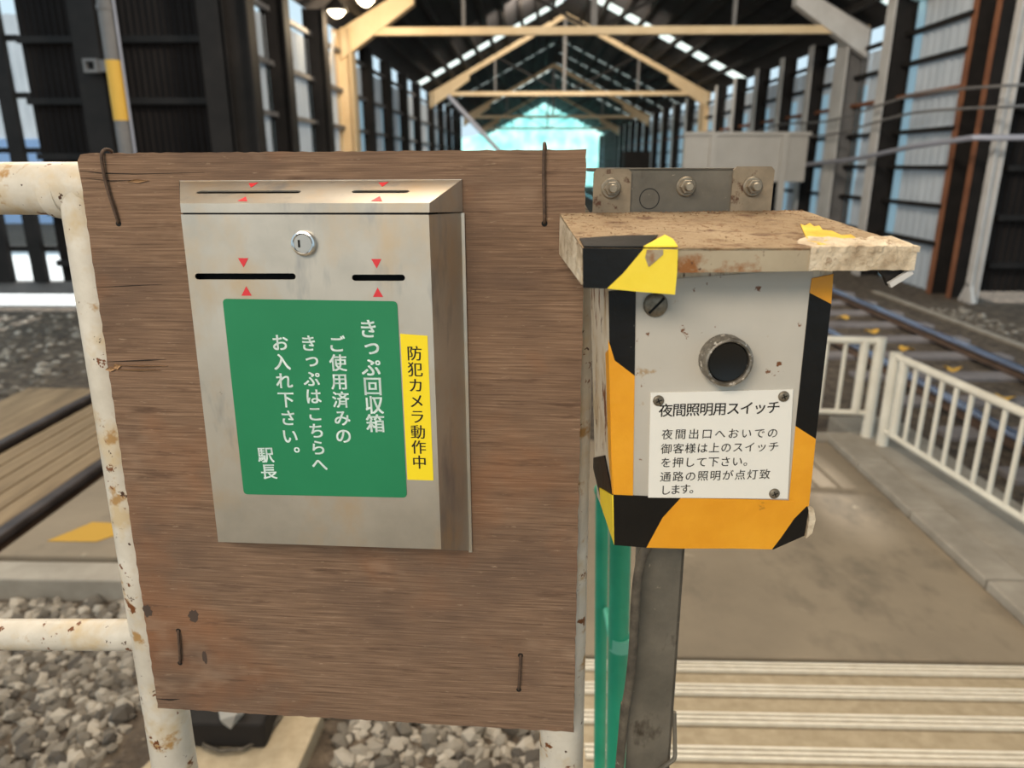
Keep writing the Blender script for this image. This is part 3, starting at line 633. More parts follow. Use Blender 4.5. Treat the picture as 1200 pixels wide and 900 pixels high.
blot(227, 722, 0.006, 0.0085, 1); blot(173, 716, 0.005, 0.008, 2); blot(240, 770, 0.003, 0.008, 3)
# holes and tie wires
def wire_tie(pts, label, holes):
    g = MB(); g.tube(pts, 0.0014, 10); o = mesh_obj('tie_wire', g, M_wire, smooth=True); tag(o, label, 'wire', 'tie wires')
    for px, py in holes:
        u, v = on(B, px, py, 0); fr = Fr(B.P(u, v, 0), B.u, B.v, B.w); g = MB(); g.lathe(fr, [(0.0026, 0.0001), (0.0026, 0.0003)], 14); mesh_obj('hole', g, M_dark, board)
def smooth_path(pts, n=6):
    pts = [Vector(p) for p in pts]; res = []
    for i in range(len(pts) - 1):
        p0, p1, p2, p3 = pts[max(i - 1, 0)], pts[i], pts[i + 1], pts[min(i + 2, len(pts) - 1)]
        for k in range(n):
            t_ = k / n; res.append(0.5 * ((2 * p1) + (p2 - p0) * t_ + (2 * p0 - 5 * p1 + 4 * p2 - p3) * t_ ** 2 + (-p0 + 3 * p1 - 3 * p2 + p3) * t_ ** 3))
    return res + [pts[-1]]
wire_tie(smooth_path([bp(128, 188, -0.012), bp(131, 178, -0.009), bp(124, 175, -0.003), bp(119, 181, 0.003), bp(121, 200, 0.003), bp(126, 222, 0.003), bp(133, 244, 0.003), bp(138, 259, 0.0015), bp(139, 262, -0.004)]), 'rusty wire looped over the top edge at the board\'s left corner', [(139, 262)])
wire_tie(smooth_path([bp(640, 182, -0.012), bp(639, 172, -0.009), bp(638, 168, -0.003), bp(637.5, 175, 0.003), bp(637, 200, 0.003), bp(637.5, 235, 0.003), bp(638, 258, 0.002), bp(638, 262, -0.004)]), 'rusty wire over the top edge at the board\'s right corner', [(638, 262)])
wire_tie(smooth_path([bp(209, 739, -0.004), bp(209, 741, 0.002), bp(210, 757, 0.003), bp(211, 774, 0.002), bp(211, 777, -0.004)]), 'short wire stitch at the lower left corner of the plywood', [(209, 739), (211, 777)])
wire_tie(smooth_path([bp(610, 768, -0.004), bp(610, 770, 0.002), bp(609, 787, 0.003), bp(608, 805, 0.002), bp(608, 808, -0.004)]), 'short wire stitch at the lower right corner of the plywood', [(610, 768), (608, 808)])

# ================================================================== LETTERING
_gl = {}
def glyph(ch, off=0.0):
    if (ch, off) not in _gl:
        c = bpy.data.curves.new('glyph', 'FONT'); c.body = ch; c.align_x = 'LEFT'; c.offset = off; c.resolution_u = 4; c.fill_mode = 'BOTH'
        o = bpy.data.objects.new('glyph', c); COL.objects.link(o)
        dg = bpy.context.evaluated_depsgraph_get(); me = bpy.data.meshes.new_from_object(o.evaluated_get(dg))
        vs = [(v.co.x, v.co.y) for v in me.vertices]; fs = [tuple(p.vertices) for p in me.polygons]
        bpy.data.objects.remove(o); bpy.data.curves.remove(c); bpy.data.meshes.remove(me)
        _gl[(ch, off)] = (vs, fs)
    return _gl[(ch, off)]
def put(mb, fr, ch, u, v, size, w, off=0.0, sx=1.0, rot=0.0, smear=()):
    vs, fs = glyph(ch, off)
    for du in (smear or (0.0,)):
        du, dv = du if isinstance(du, tuple) else (du, 0.0)
        P = []
        for (x, y) in vs:
            x = (x - 0.5) * sx * size + du * size; y = (y - 0.38 + dv) * size
            P.append(fr.P(u + x * math.cos(rot) - y * math.sin(rot), v + x * math.sin(rot) + y * math.cos(rot), w + abs(du) * 0.0005))
        mb.add(P, fs)
def letters_v(fr, w, text, p0, p1, n1, px_size, mat, parent, off=0.0, smear=()):
    (u0, v0), (u1, v1) = on(fr, *p0, w), on(fr, *p1, w)
    ua, _ = on(fr, p0[0] - 10, p0[1], w); ub, _ = on(fr, p0[0] + 10, p0[1], w); size = px_size * (ub - ua) / 20
    rot = math.atan2(u1 - u0, -(v1 - v0)) * 0.5
    g = MB()
    for i, ch in enumerate(text):
        s = i / (n1 - 1); u, v = u0 + (u1 - u0) * s, v0 + (v1 - v0) * s
        if ch in 'っょ': u += size * 0.10; v += size * 0.10
        if ch == '。': u += size * 0.62; v += size * 0.55
        put(g, fr, ch, u, v, size, w, off, 1.0, rot, smear)
    return mesh_obj('lettering', g, mat, parent)
BOLD = ((-0.012, -0.008), (0.012, 0.008), (0.012, -0.008), (-0.012, 0.008))
SEMI = ((-0.007, -0.004), (0.007, 0.004))
def letters_h(fr, w, text, p0, p1, n1, px_size, mat, parent, off=0.0, sx=1.0, smear=()):
    (u0, v0), (u1, v1) = on(fr, *p0, w), on(fr, *p1, w)
    ua, _ = on(fr, p0[0] - 10, p0[1], w); ub, _ = on(fr, p0[0] + 10, p0[1], w); size = px_size * (ub - ua) / 20
    rot = math.atan2(v1 - v0, u1 - u0); g = MB()
    for i, ch in enumerate(text):
        s = i / (n1 - 1)
        put(g, fr, ch, u0 + (u1 - u0) * s, v0 + (v1 - v0) * s, size, w, off, sx, rot, smear)
    return mesh_obj('lettering', g, mat, parent)
def rounded(fr, pts, r, w, n=5):     # rounded polygon of px corners on plane w
    uv = [Vector(on(fr, px, py, w)) for px, py in pts]; o_ = []
    for i, p in enumerate(uv):
        a = (uv[i - 1] - p).normalized(); b = (uv[(i + 1) % len(uv)] - p).normalized()
        A, C_ = p + a * r, p + b * r
        for k in range(n + 1):
            t_ = k / n; q = A * (1 - t_) ** 2 + p * 2 * t_ * (1 - t_) + C_ * t_ ** 2; o_.append(fr.P(q.x, q.y, w))
    return o_
def plate_with_slots(outer, slots, fr, depth):
    """2-D outline with stadium holes -> mesh verts/faces (world), via a filled curve; outer/slots are lists of (u, v)"""
    c = bpy.data.curves.new('plate', 'CURVE'); c.dimensions = '2D'; c.fill_mode = 'BOTH'; c.extrude = depth / 2
    for loop in [outer] + slots:
        s_ = c.splines.new('POLY'); s_.points.add(len(loop) - 1); s_.use_cyclic_u = True
        for p_, q in zip(s_.points, loop): p_.co = (q[0], q[1], 0, 1)
    o = bpy.data.objects.new('plate', c); COL.objects.link(o); dg = bpy.context.evaluated_depsgraph_get()
    me = bpy.data.meshes.new_from_object(o.evaluated_get(dg)); mb = MB()
    mb.add([fr.P(v.co.x, v.co.y, v.co.z - depth / 2) for v in me.vertices], [tuple(p.vertices) for p in me.polygons])
    bpy.data.objects.remove(o); bpy.data.curves.remove(c); bpy.data.meshes.remove(me); return mb
def stadium(a, b, r, n=8):
    a, b = Vector(a), Vector(b); d = (b - a).normalized(); nrm = Vector((-d.y, d.x)); res = []
    for k in range(n + 1):
        an = math.pi / 2 + math.pi * k / n; res.append(a + d * r * math.cos(an) + nrm * r * math.sin(an))
    for k in range(n + 1):
        an = -math.pi / 2 + math.pi * k / n; res.append(b + d * r * math.cos(an) + nrm * r * math.sin(an))
    return res

# ================================================================== TICKET BOX
D = 0.05
tb = thing('ticket_collection_box', 'stainless steel ticket collection box mounted on the plywood board', 'box', B, (-0.005, -0.085, 0))
uL0, uR0, uLf, uRf = -0.1305, 0.1193, -0.1077, 0.0998
vt, vbf, vbb = 0.2360, -0.0600, -0.0850
uRb, uRfb = 0.1207, 0.1017
fr_out = [(uLf, vt), (uRf, vt - 0.0004), (uRfb, vbf + 0.001), (uLf, vbf)]
def slot_uv(x0, x1, y, w, fr): return on(fr, x0, y, w), on(fr, x1, y, w)
sA = slot_uv(232, 343, 324, D, B); sB = slot_uv(416, 471, 325.5, D, B)
g = plate_with_slots(fr_out, [stadium(*sA, 0.0026), stadium(*sB, 0.0026)], Fr(B.P(0, 0, D), B.u, B.v, B.w), 0.0012); mesh_obj('front_panel', g, M_steel, tb)
# side walls, bottom (tapering outwards to the board)
g = MB(); Db = D - 0.0004
F1 = [B.P(uLf, vt, Db), B.P(uRf, vt - 0.0004, Db), B.P(uRfb, vbf + 0.001, Db), B.P(uLf, vbf, Db)]
K1 = [B.P(uL0, vt, 0.001), B.P(uR0, vt, 0.001), B.P(uRb, vbb, 0.001), B.P(uL0, vbb, 0.001)]
g.add(F1 + K1, [(1, 2, 6, 5), (2, 3, 7, 6), (3, 0, 4, 7)]); g.add(K1, [(0, 1, 2, 3)])
o = mesh_obj('body', g, M_steel, tb)
g = MB(); g.box(B, (uLf + 0.004, vbf + 0.01, D - 0.012), (uRf - 0.004, vt - 0.004, D - 0.011)); mesh_obj('interior_shade', g, M_dark, tb)  # black sheet behind the slots in place of the shade inside
# back flange visible at right of the body
g = MB(); g.add([B.P(uR0 - 0.001, vt, 0.0005), B.P(uR0 + 0.0022, vt, 0.0005), B.P(uRb + 0.0022, vbb - 0.001, 0.0005), B.P(uRb - 0.001, vbb - 0.001, 0.0005)], [(0, 1, 2, 3)]); g.prism([B.P(uR0 - 0.001, vt, 0.0005), B.P(uR0 + 0.0022, vt, 0.0005), B.P(uRb + 0.0022, vbb - 0.001, 0.0005), B.P(uRb - 0.001, vbb - 0.001, 0.0005)], B.w * 0.002); mesh_obj('back_flange', g, M_steel, tb)
# lid
DL = D + 0.001
vlb, vlf, vll = 0.2640, 0.2448, 0.2374
lb0, lb1, lf0, lf1 = uL0 - 0.002, uR0 + 0.0006, uLf + 0.001, uRf + 0.001
# sloping top plate with two slots lies in its own frame
ln = (B.P(0, vlb, 0.0) - B.P(0, vlf, DL)); lfv = ln.normalized(); LF = Fr(B.P(0, vlf, DL), B.u, lfv, B.u.cross(lfv)); Ls = ln.length
def on_l(px, py): return on(LF, px, py, 0)
lA = (on_l(235, 225.2), on_l(348, 224.8)); lB = (on_l(417, 224.4), on_l(475, 224.4))
g = plate_with_slots([(lb0, Ls), (lb1, Ls), (lf1, 0), (lf0, 0)], [stadium(*lA, 0.0033), stadium(*lB, 0.0033)], LF, 0.0012)
lid = mesh_obj('lid', g, M_steel, tb)
g = MB(); A = [B.P(lf0, vlf, DL), B.P(lf1, vlf, DL), B.P(lf1 - 0.0003, vll, DL), B.P(lf0, vll, DL)]
Bk = [B.P(lb0, vlb, 0.001), B.P(lb1, vlb, 0.001), B.P(lb1, vll - 0.0006, 0.001), B.P(lb0, vll, 0.001)]
g.add(A + Bk, [(0, 1, 2, 3), (1, 5, 6, 2), (0, 3, 7, 4), (4, 7, 6, 5), (3, 2, 6, 7)]); mesh_obj('lid_skirt', g, M_steel, tb)
g = MB(); g.box(LF, (lf0 + 0.006, 0.006, -0.006), (lf1 - 0.006, Ls - 0.004, -0.005)); mesh_obj('interior_shade', g, M_dark, tb)  # black sheet under the lid slots, again for interior shade
g = MB(); g.box(B, (uLf + 0.001, vt - 0.0005, 0.004), (uRf - 0.001, vll + 0.0004, D - 0.0015)); mesh_obj('lid_gap_shade', g, M_dark, tb)  # black strip drawn for the shadow line under the lid
# lock
cu, cv = on(B, 355, 285.5, D + 0.004); kf = Fr(B.P(cu, cv, D), B.u, B.v, B.w)
lk = MB(); lk.lathe(kf, [(0.0104, 0.0), (0.0104, 0.003), (0.0098, 0.0046), (0.0084, 0.0050), (0.0076, 0.0046), (0.0076, 0.003)], 36); lk = mesh_obj('lock', lk, M_chrome, tb, smooth=True)
g = MB(); g.lathe(kf, [(0.0074, 0.003), (0.0074, 0.0046)], 32); mesh_obj('lock_core', g, material('core', [(0, rgb(170, 168, 164))], rough=0.4, metal=0.8), lk, smooth=True)
g = MB(); g.box(kf, (-0.0040, -0.0030, 0.0045), (-0.0022, 0.0030, 0.0048)); mesh_obj('keyway', g, M_dark, lk)
# red arrows
def tri(fr, pts, w):
    g = MB(); g.prism([fr.P(*on(fr, px, py, w), w) for px, py in pts], fr.w * 0.0002); mesh_obj('red_arrow', g, M_red, tb)
for cx, cy, dn in ((285, 308, 1), (289, 341, -1), (441, 309, 1), (443, 342.5, -1)):
    tri(B, [(cx - 6, cy - 5.5 * dn), (cx + 6, cy - 5.5 * dn), (cx + (0.5 if dn > 0 else -0.5), cy + 5.5 * dn)], D + 0.0001)
for pts in ([(291.5, 215), (303, 214), (294, 220)], [(278.5, 235.5), (290, 236), (288, 230.5)], [(443.5, 214), (455.5, 213.5), (448, 219)], [(435, 235.5), (448, 236), (445, 230)]):
    tri(LF, pts, 0.0001)
# signs
sg = MB(); sg.prism(rounded(B, [(261, 350), (465.5, 353), (477, 583), (286, 579)], 0.004, D + 0.0001), B.w * 0.0005); sign = mesh_obj('green_sign', sg, M_green, tb)
WS = D + 0.0008
HEAVY = ((-0.018, -0.012), (0.018, 0.012), (0.018, -0.012), (-0.018, 0.012), (0.0, 0.0))
letters_v(B, WS, 'きっぷ回収箱', (431.5, 385), (440, 496), 6, 23.5, M_white_ink, sign, 0.0, HEAVY)
letters_v(B, WS, 'ご使用済みの', (394.5, 403), (402.5, 510.5), 6, 20.8, M_white_ink, sign, 0.0, HEAVY)
letters_v(B, WS, 'きっぷはこちらへ', (361.5, 402), (374.5, 544), 8, 20.2, M_white_ink, sign, 0.0, HEAVY)
letters_v(B, WS, 'お入れ下さい。', (328, 401.5), (342, 532), 7, 20.5, M_white_ink, sign, 0.0, HEAVY)
letters_v(B, WS, '駅長', (311.3, 533), (314.8, 552.5), 2, 19.5, M_white_ink, sign, 0.0, HEAVY)
sg = MB(); sg.prism(rounded(B, [(469, 391), (501, 393.5), (508, 563), (477.5, 562)], 0.0003, D + 0.0001, 2), B.w * 0.0003); ys = mesh_obj('yellow_sticker', sg, M_yellow, tb)
letters_v(B, D + 0.0006, '防犯カメラ動作中', (485.6, 414), (491.5, 541.5), 8, 18.5, M_black_ink, ys, 0.0, smear=(-0.014, 0.0, 0.014))

# ================================================================== SWITCH POST
pt = thing('support_post', 'dirty grey steel post with bolted crossbar behind the switch box', 'post', S, (-0.005, -1.54, -0.105))
def post_uv(px, py, w): return on(S, px, py, w)
PW = -0.097
(ua0, va0), (ub0, _), (ua1, va1), (ub1, _) = post_uv(746, 640, PW), post_uv(803, 640, PW), post_uv(734, 890, PW), post_uv(793, 890, PW)
sl = (ua1 - ua0) / (va1 - va0); sr = (ub1 - ub0) / (va1 - va0)
def lu(v): return ua0 + sl * (v - va0)
vT, vB = 0.165, -1.45
wd2 = (ub0 - ua0)
g = MB(); th = 0.004
g.prism([S.P(lu(vT), vT, PW), S.P(lu(vT) + wd2, vT, PW), S.P(lu(vB) + wd2, vB, PW), S.P(lu(vB), vB, PW)], S.w * -th)
g.prism([S.P(lu(vT) + wd2 - th, vT, PW), S.P(lu(vT) + wd2, vT, PW), S.P(lu(vB) + wd2, vB, PW), S.P(lu(vB) + wd2 - th, vB, PW)], S.w * -0.05)
mesh_obj('upright', g, M_galv, pt, bevel=0.001)
# crossbar
bw = -0.094
bl, bt = on(S, 697, 197, bw); br_, _ = on(S, 905, 197, bw); _, bb = on(S, 800, 250, bw)
g = MB(); g.box(S, (bl, 0.118, bw - 0.0024), (br_, bt, bw)); g.box(S, (bl, bt - 0.003, bw - 0.045), (br_, bt, bw)); mesh_obj('crossbar', g, M_galv, pt, bevel=0.0008)
def bolt(px, py, w0, parent):
    u, v = on(S, px, py, w0 + 0.008); f = Fr(S.P(u, v, w0), S.u, S.v, S.w)
    h = MB(); h.lathe(f, [(0.0085, 0.0), (0.0085, 0.0012), (0.0075, 0.0022)], 24); b_ = mesh_obj('bolt', h, M_bolt, parent, smooth=True)
    h = MB(); h.lathe(f, [(0.0062, 0.0018), (0.0062, 0.0060), (0.0055, 0.0066)], 6); mesh_obj('nut', h, M_bolt, b_)
    h = MB(); h.lathe(f, [(0.0036, 0.006), (0.0036, 0.0110), (0.0030, 0.0118)], 16); mesh_obj('thread_end', h, M_bolt, b_, smooth=True)
bolt(807, 219, bw, pt)
u, v = on(S, 761, 233, bw); f = Fr(S.P(u, v, bw), S.u, S.v, S.w); g = MB()
n = 36
ring = [(0.0088 * math.cos(2 * math.pi * i / n), 0.0088 * math.sin(2 * math.pi * i / n)) for i in range(n)]; rin = [(0.9 * a, 0.9 * b) for a, b in ring]
g.add([f.P(a, b, 0.0002) for a, b in ring] + [f.P(a, b, 0.0002) for a, b in rin], [(i, (i + 1) % n, n + (i + 1) % n, n + i) for i in range(n)]); mesh_obj('scribed_circle', g, M_black_ink, pt)
# clamp at the foot
v0 = on(S, 790, 880, PW)[1]
g = MB(); u0 = lu(v0) + wd2
g.tube(smooth_path([S.P(u0 - 0.012, v0 - 0.022, PW + 0.003), S.P(u0 - 0.004, v0 - 0.012, PW + 0.005), S.P(u0 + 0.003, v0 - 0.006, PW + 0.004), S.P(u0 + 0.004, v0 + 0.006, PW), S.P(u0 + 0.001, v0 + 0.05, PW - 0.002)]), 0.0024, 8)
mesh_obj('clamp', g, M_galv, pt)

# conduit/cable down the post
pts = [sp(px, py, -0.085) for px, py in ((770, 610), (766, 630), (758, 642), (750, 662), (745, 700), (742, 760), (738, 800), (731, 845), (726, 900))]
last = pts[-1]; pts.append(last + (pts[-1] - pts[-2]).normalized() * 0.9 * 1.0)
g = MB(); g.tube(smooth_path(pts), [0.0047] * 1000, 12); tag(mesh_obj('power_cable', g, M_cable, smooth=True), 'grimy grey cable running down the front left of the steel post', 'cable')

# ================================================================== SWITCH BOX
sb = thing('switch_box', 'rusty night-light switch box with hood and black yellow hazard tape', 'switch box', S, (0, -0.137, -0.09))
bx = {'tl': on(S, 713, 338, 0), 'tr': on(S, 976, 322, 0), 'bl': on(S, 719, 582, 0), 'br': on(S, 948, 591, 0)}
bbl, bbr = on(S, 720, 638, 0.0), on(S, 906, 642, 0.0)
vtop = 0.112
outl = [(bx['tl'][0], vtop), (bx['tr'][0], vtop), bx['br'], (0.0875, -0.118), (0.064, -0.1395), (bbl[0] + 0.002, -0.1335), (bx['bl'][0] + 0.0005, bx['bl'][1] - 0.003)]
BD = 0.094
g = MB(); g.prism([S.P(u, v, -0.0005) for u, v in outl], S.w * -BD); mesh_obj('case', g, M_rustwhite, sb, bevel=0.0015)
# face plate
fp = [on(S, 743, 330, 0.0), on(S, 953, 315, 0.0), on(S, 925, 588, 0.0), on(S, 741, 584, 0.0)]
g = MB(); g.prism([S.P(u, v, -0.0004) for u, v in fp], S.w * 0.0009); plate = mesh_obj('face_plate', g, M_faceplate, sb)
WP = 0.0006
def poly(px, w, th, mat, name, parent=sb):
    g = MB(); g.prism([S.P(*on(S, x, y, w), w) for x, y in px], S.w * th); return mesh_obj(name, g, mat, parent)
# hazard tape on the front
poly([(713, 341), (745, 338), (743.5, 440), (720, 422), (714, 402)], 0.0003, 0.0008, M_tapeK, 'black_tape')
poly([(712.5, 398), (714, 402), (720, 422), (743.5, 440), (741.5, 581), (718.5, 579)], 0.0003, 0.0008, M_tapeY, 'yellow_tape')
poly([(951, 326), (976, 321), (973.5, 356), (948.5, 343)], 0.0003, 0.0009, M_tapeY, 'yellow_tape')
poly([(948.5, 343), (973.5, 356), (955.5, 514), (932, 499)], 0.0003, 0.0009, M_tapeK, 'black_tape')
poly([(932, 499), (955.5, 514), (947.5, 592), (940, 598), (924, 588)], 0.0003, 0.0009, M_tapeY, 'yellow_tape')
poly([(718.5, 579), (797, 583), (776, 606), (757, 641), (719.5, 638)], 0.0003, 0.0012, M_tapeK, 'black_tape')
poly([(797, 583), (860, 584), (924, 586), (945, 592), (930, 607), (914, 630), (904, 643), (860, 642), (800, 642), (757, 641), (776, 606)], 0.0003, 0.0012, M_tapeY, 'yellow_tape')
poly([(945, 592), (947, 597), (942, 627), (906, 643), (904, 643), (914, 630), (930, 607)], 0.0003, 0.0012, M_tapeK, 'black_tape')
poly([(944, 591), (951, 594), (953, 606), (949, 622), (942, 628), (946, 605)], -0.003, 0.0045, M_putty, 'torn_tape_edge')
# side tape on the left face
uS = bx['tl'][0] - 0.0004
def side(pts, mat, name, off=0.0006):
    g = MB(); g.prism([S.P((bx['tl'][0] + (bx['bl'][0] - bx['tl'][0]) * (bx['tl'][1] - v) / (bx['tl'][1] - bx['bl'][1])) - off, v, w) for v, w in pts], S.u * -0.0005); mesh_obj(name, g, mat, sb)
side([(0.037, 0.0008), (0.03, -0.014), (-0.052, -0.013), (-0.075, -0.005), (-0.085, 0.0008)], M_tapeY, 'yellow_tape')
# lower left corner wrap
g = MB(); e = bx['bl']
g.prism([S.P(e[0] + 0.0000, e[1] + 0.0005, 0.001), S.P(e[0] - 0.001, e[1] + 0.022, -0.035), S.P(e[0] - 0.001, e[1] - 0.001, -0.085), S.P(e[0] - 0.0008, e[1] - 0.012, -0.085), S.P(e[0], e[1] - 0.026, -0.045)], S.u * -0.0012); mesh_obj('black_tape', g, M_tapeK, sb)
g = MB(); g.prism([S.P(e[0] - 0.0005, e[1] + 0.002, 0.0012), S.P(e[0] - 0.002, e[1] - 0.013, -0.045), S.P(e[0] - 0.0012, e[1] - 0.027, -0.042), S.P(bbl[0] + 0.0006, bbl[1] + 0.0005, 0.0012)], S.u * -0.0012); mesh_obj('yellow_tape', g, M_tapeYb, sb)
# big slotted screw
def screw(px, py, r, w0, parent, ang=0.8, cross=False, mat=M_screw):
    u, v = on(S, px, py, w0 + r * 0.35); f = Fr(S.P(u, v, w0), S.u * math.cos(ang) + S.v * math.sin(ang), S.v * math.cos(ang) - S.u * math.sin(ang), S.w)
    g = MB(); g.lathe(f, [(r, 0.0), (r, r * 0.25), (r * 0.86, r * 0.42), (r * 0.5, r * 0.5)], 24); h = mesh_obj('screw', g, mat, parent, smooth=True)
    g = MB(); g.box(f, (-r * (0.55 if cross else 0.86), -r * 0.10, r * 0.44), (r * (0.55 if cross else 0.86), r * 0.10, r * 0.525))
    if cross: g.box(f, (-r * 0.10, -r * 0.55, r * 0.44), (r * 0.10, r * 0.55, r * 0.525))
    mesh_obj('screw_slot', g, M_dark, h)
screw(769, 358, 0.0092, WP, sb)
# push button
u, v = on(S, 850, 422, 0.006); bf = Fr(S.P(u, v, WP), S.u, S.v, S.w)
M_bezel = material('worn_bezel', [(0.3, rgb(86, 80, 72)), (0.7, rgb(150, 142, 130))], (160, 160, 160), 0.4, 0.5, spots=[(rgb(220, 214, 204), (220, 220, 220), 0.58, 0.64)])
g = MB(); g.lathe(bf, [(0.0195, 0.0), (0.0195, 0.012), (0.0186, 0.0142), (0.0172, 0.0148), (0.0160, 0.0134), (0.0160, 0.002)], 48); bz = mesh_obj('button_bezel', g, M_bezel, sb, smooth=True)
g = MB(); g.lathe(bf, [(0.0159, 0.002), (0.0158, 0.0105), (0.0148, 0.0116), (0.008, 0.0110), (0.001, 0.0108)], 48); mesh_obj('push_button', g, flat('black_button', 14, 13, 13, 0.25), bz, smooth=True)
# printed label
lb = MB(); lb.prism([S.P(*on(S, x, y, WP), WP) for x, y in ((762, 459.5), (928.5, 455.5), (922, 583.5), (759, 582))], S.w * 0.0022); lab = mesh_obj('instruction_label', lb, M_label, sb, bevel=0.0004)
WL = WP + 0.0024
letters_h(S, WL, '夜間照明用スイッチ', (780.3, 480.8), (906.5, 477.2), 9, 17.0, M_black_ink, lab, 0.0, 1.0, BOLD)
for txt, p0, p1, n1 in (('夜間出口へおいでの', (782, 508.9), (905.5, 507.3), 9), ('御客様は上のスイッチ', (781, 525.9), (906.5, 523.2), 10), ('を押して下さい。', (780.5, 542), (864, 540.6), 7), ('通路の照明が点灯致', (780, 558.7), (896.3, 555.6), 9), ('します。', (780, 574.2), (803, 573), 3)):
    letters_h(S, WL, txt, p0, p1, n1, 13.4, M_black_ink, lab, 0.0, 1.0, SEMI)
for px, py in ((772, 470), (919, 465), (908, 579)): screw(px, py, 0.0044, WL - 0.0004, lab, 0.4, True)

# hood
WF, WB = 0.040, bw + 0.0015
hBL, hBR = (-0.1158, 0.1325), (0.0955, 0.1345)
hFL, hFR = (-0.1164, on(S, 684, 291, WF)[1]), (0.1182, on(S, 1073, 290, WF)[1])
lipL, lipR = on(S, 685, 337, WF)[1], on(S, 1040, 312, WF)[1]
T = 0.0012
hood = MB()
nu, nw = 26, 16
def hp(a, b):     # a across 0..1, b front 0..1
    L0, R0_ = Vector(hBL).lerp(Vector(hFL), b), Vector(hBR).lerp(Vector(hFR), b)
    q = L0.lerp(R0_, a); return q.x, q.y, WB + (WF - WB) * b
vs = []; fs = []
random.seed(5)
for j in range(nw + 1):
    for i in range(nu + 1):
        u, v, w = hp(i / nu, j / nw); vs.append(S.P(u, v + random.uniform(-0.0004, 0.0004), w))
n0 = len(vs)
for j in range(nw + 1):
    for i in range(nu + 1):
        u, v, w = hp(i / nu, j / nw); vs.append(S.P(u, v - T - 0.0006, w))
for j in range(nw):
    for i in range(nu):
        A = j * (nu + 1) + i; fs += [(A, A + 1, A + nu + 2, A + nu + 1), (n0 + A, n0 + A + nu + 1, n0 + A + nu + 2, n0 + A + 1)]
for i in range(nu): fs += [(i, n0 + i, n0 + i + 1, i + 1), (nw * (nu + 1) + i, nw * (nu + 1) + i + 1, n0 + nw * (nu + 1) + i + 1, n0 + nw * (nu + 1) + i)]
for j in range(nw): A = j * (nu + 1); fs += [(A, A + nu + 1, n0 + A + nu + 1, n0 + A), (A + nu, n0 + A + nu, n0 + A + 2 * nu + 1, A + 2 * nu + 1)]
hood.add(vs, fs); hd = mesh_obj('hood', hood, M_hood, sb)
# hood lips: front, left, right
lh = 0.0185
lipv = on(S, 860, 318, WF)[1]
g = MB(); g.prism([S.P(hFL[0], hFL[1] - 0.0008, WF), S.P(hFR[0], hFR[1] - 0.0008, WF), S.P(hFR[0], lipv, WF), S.P(hFL[0] + 0.004, lipv - 0.001, WF)], S.w * -0.0015); mesh_obj('front_lip', g, M_hoodlip, hd)
g = MB(); g.prism([S.P(hBL[0], hBL[1] - 0.0008, WB + 0.001), S.P(hFL[0], hFL[1] - 0.0008, WF - 0.001), S.P(hFL[0], lipL + 0.002, WF - 0.001), S.P(hBL[0], hBL[1] - 0.034, WB + 0.001)], S.u * 0.0015); mesh_obj('side_lip', g, M_putty, hd)
g = MB(); g.prism([S.P(hBR[0], hBR[1] - 0.001, WB + 0.001), S.P(hFR[0], hFR[1] - 0.001, WF - 0.001), S.P(hFR[0], hFR[1] - 0.02, WF - 0.001), S.P(hBR[0], hBR[1] - 0.022, WB + 0.001)], S.u * -0.0015); mesh_obj('side_lip', g, M_hoodlip, hd)
# bent corner bracket hanging under the right end
g = MB(); g.prism([S.P(*on(S, x, y, WF - 0.005), WF - 0.005) for x, y in ((1026, 312), (1073, 309), (1066, 319), (1041, 335), (1037, 325))], S.w * -0.004); mesh_obj('bent_flange', g, M_darksteel, hd)
g = MB(); g.bar(sp(1042, 334, WF - 0.002), sp(1068, 318, WF - 0.002), 0.004, 0.003, S.w); mesh_obj('flange_edge', g, M_palesteel, hd)
# tape wrapped on the left of the hood
def lipwrap(pxs, mat, name, w=WF + 0.0004, th=0.001): return poly(pxs, w, th, mat, name, hd)
lipwrap([(682.5, 290.5), (754, 291.5), (730, 320), (711, 338), (683, 337)], M_tapeK, 'black_tape')
lipwrap([(754, 291.3), (794, 292.5), (793, 320), (790.5, 345), (752, 342), (711, 338), (730, 320)], M_tapeYb, 'yellow_tape', WF + 0.0006)
poly([(756, 302), (758, 292.5), (777, 292.5), (777, 298), (766, 308), (760, 313)], WF + 0.0019, 0.0003, M_hoodlip, 'torn_patch', hd)
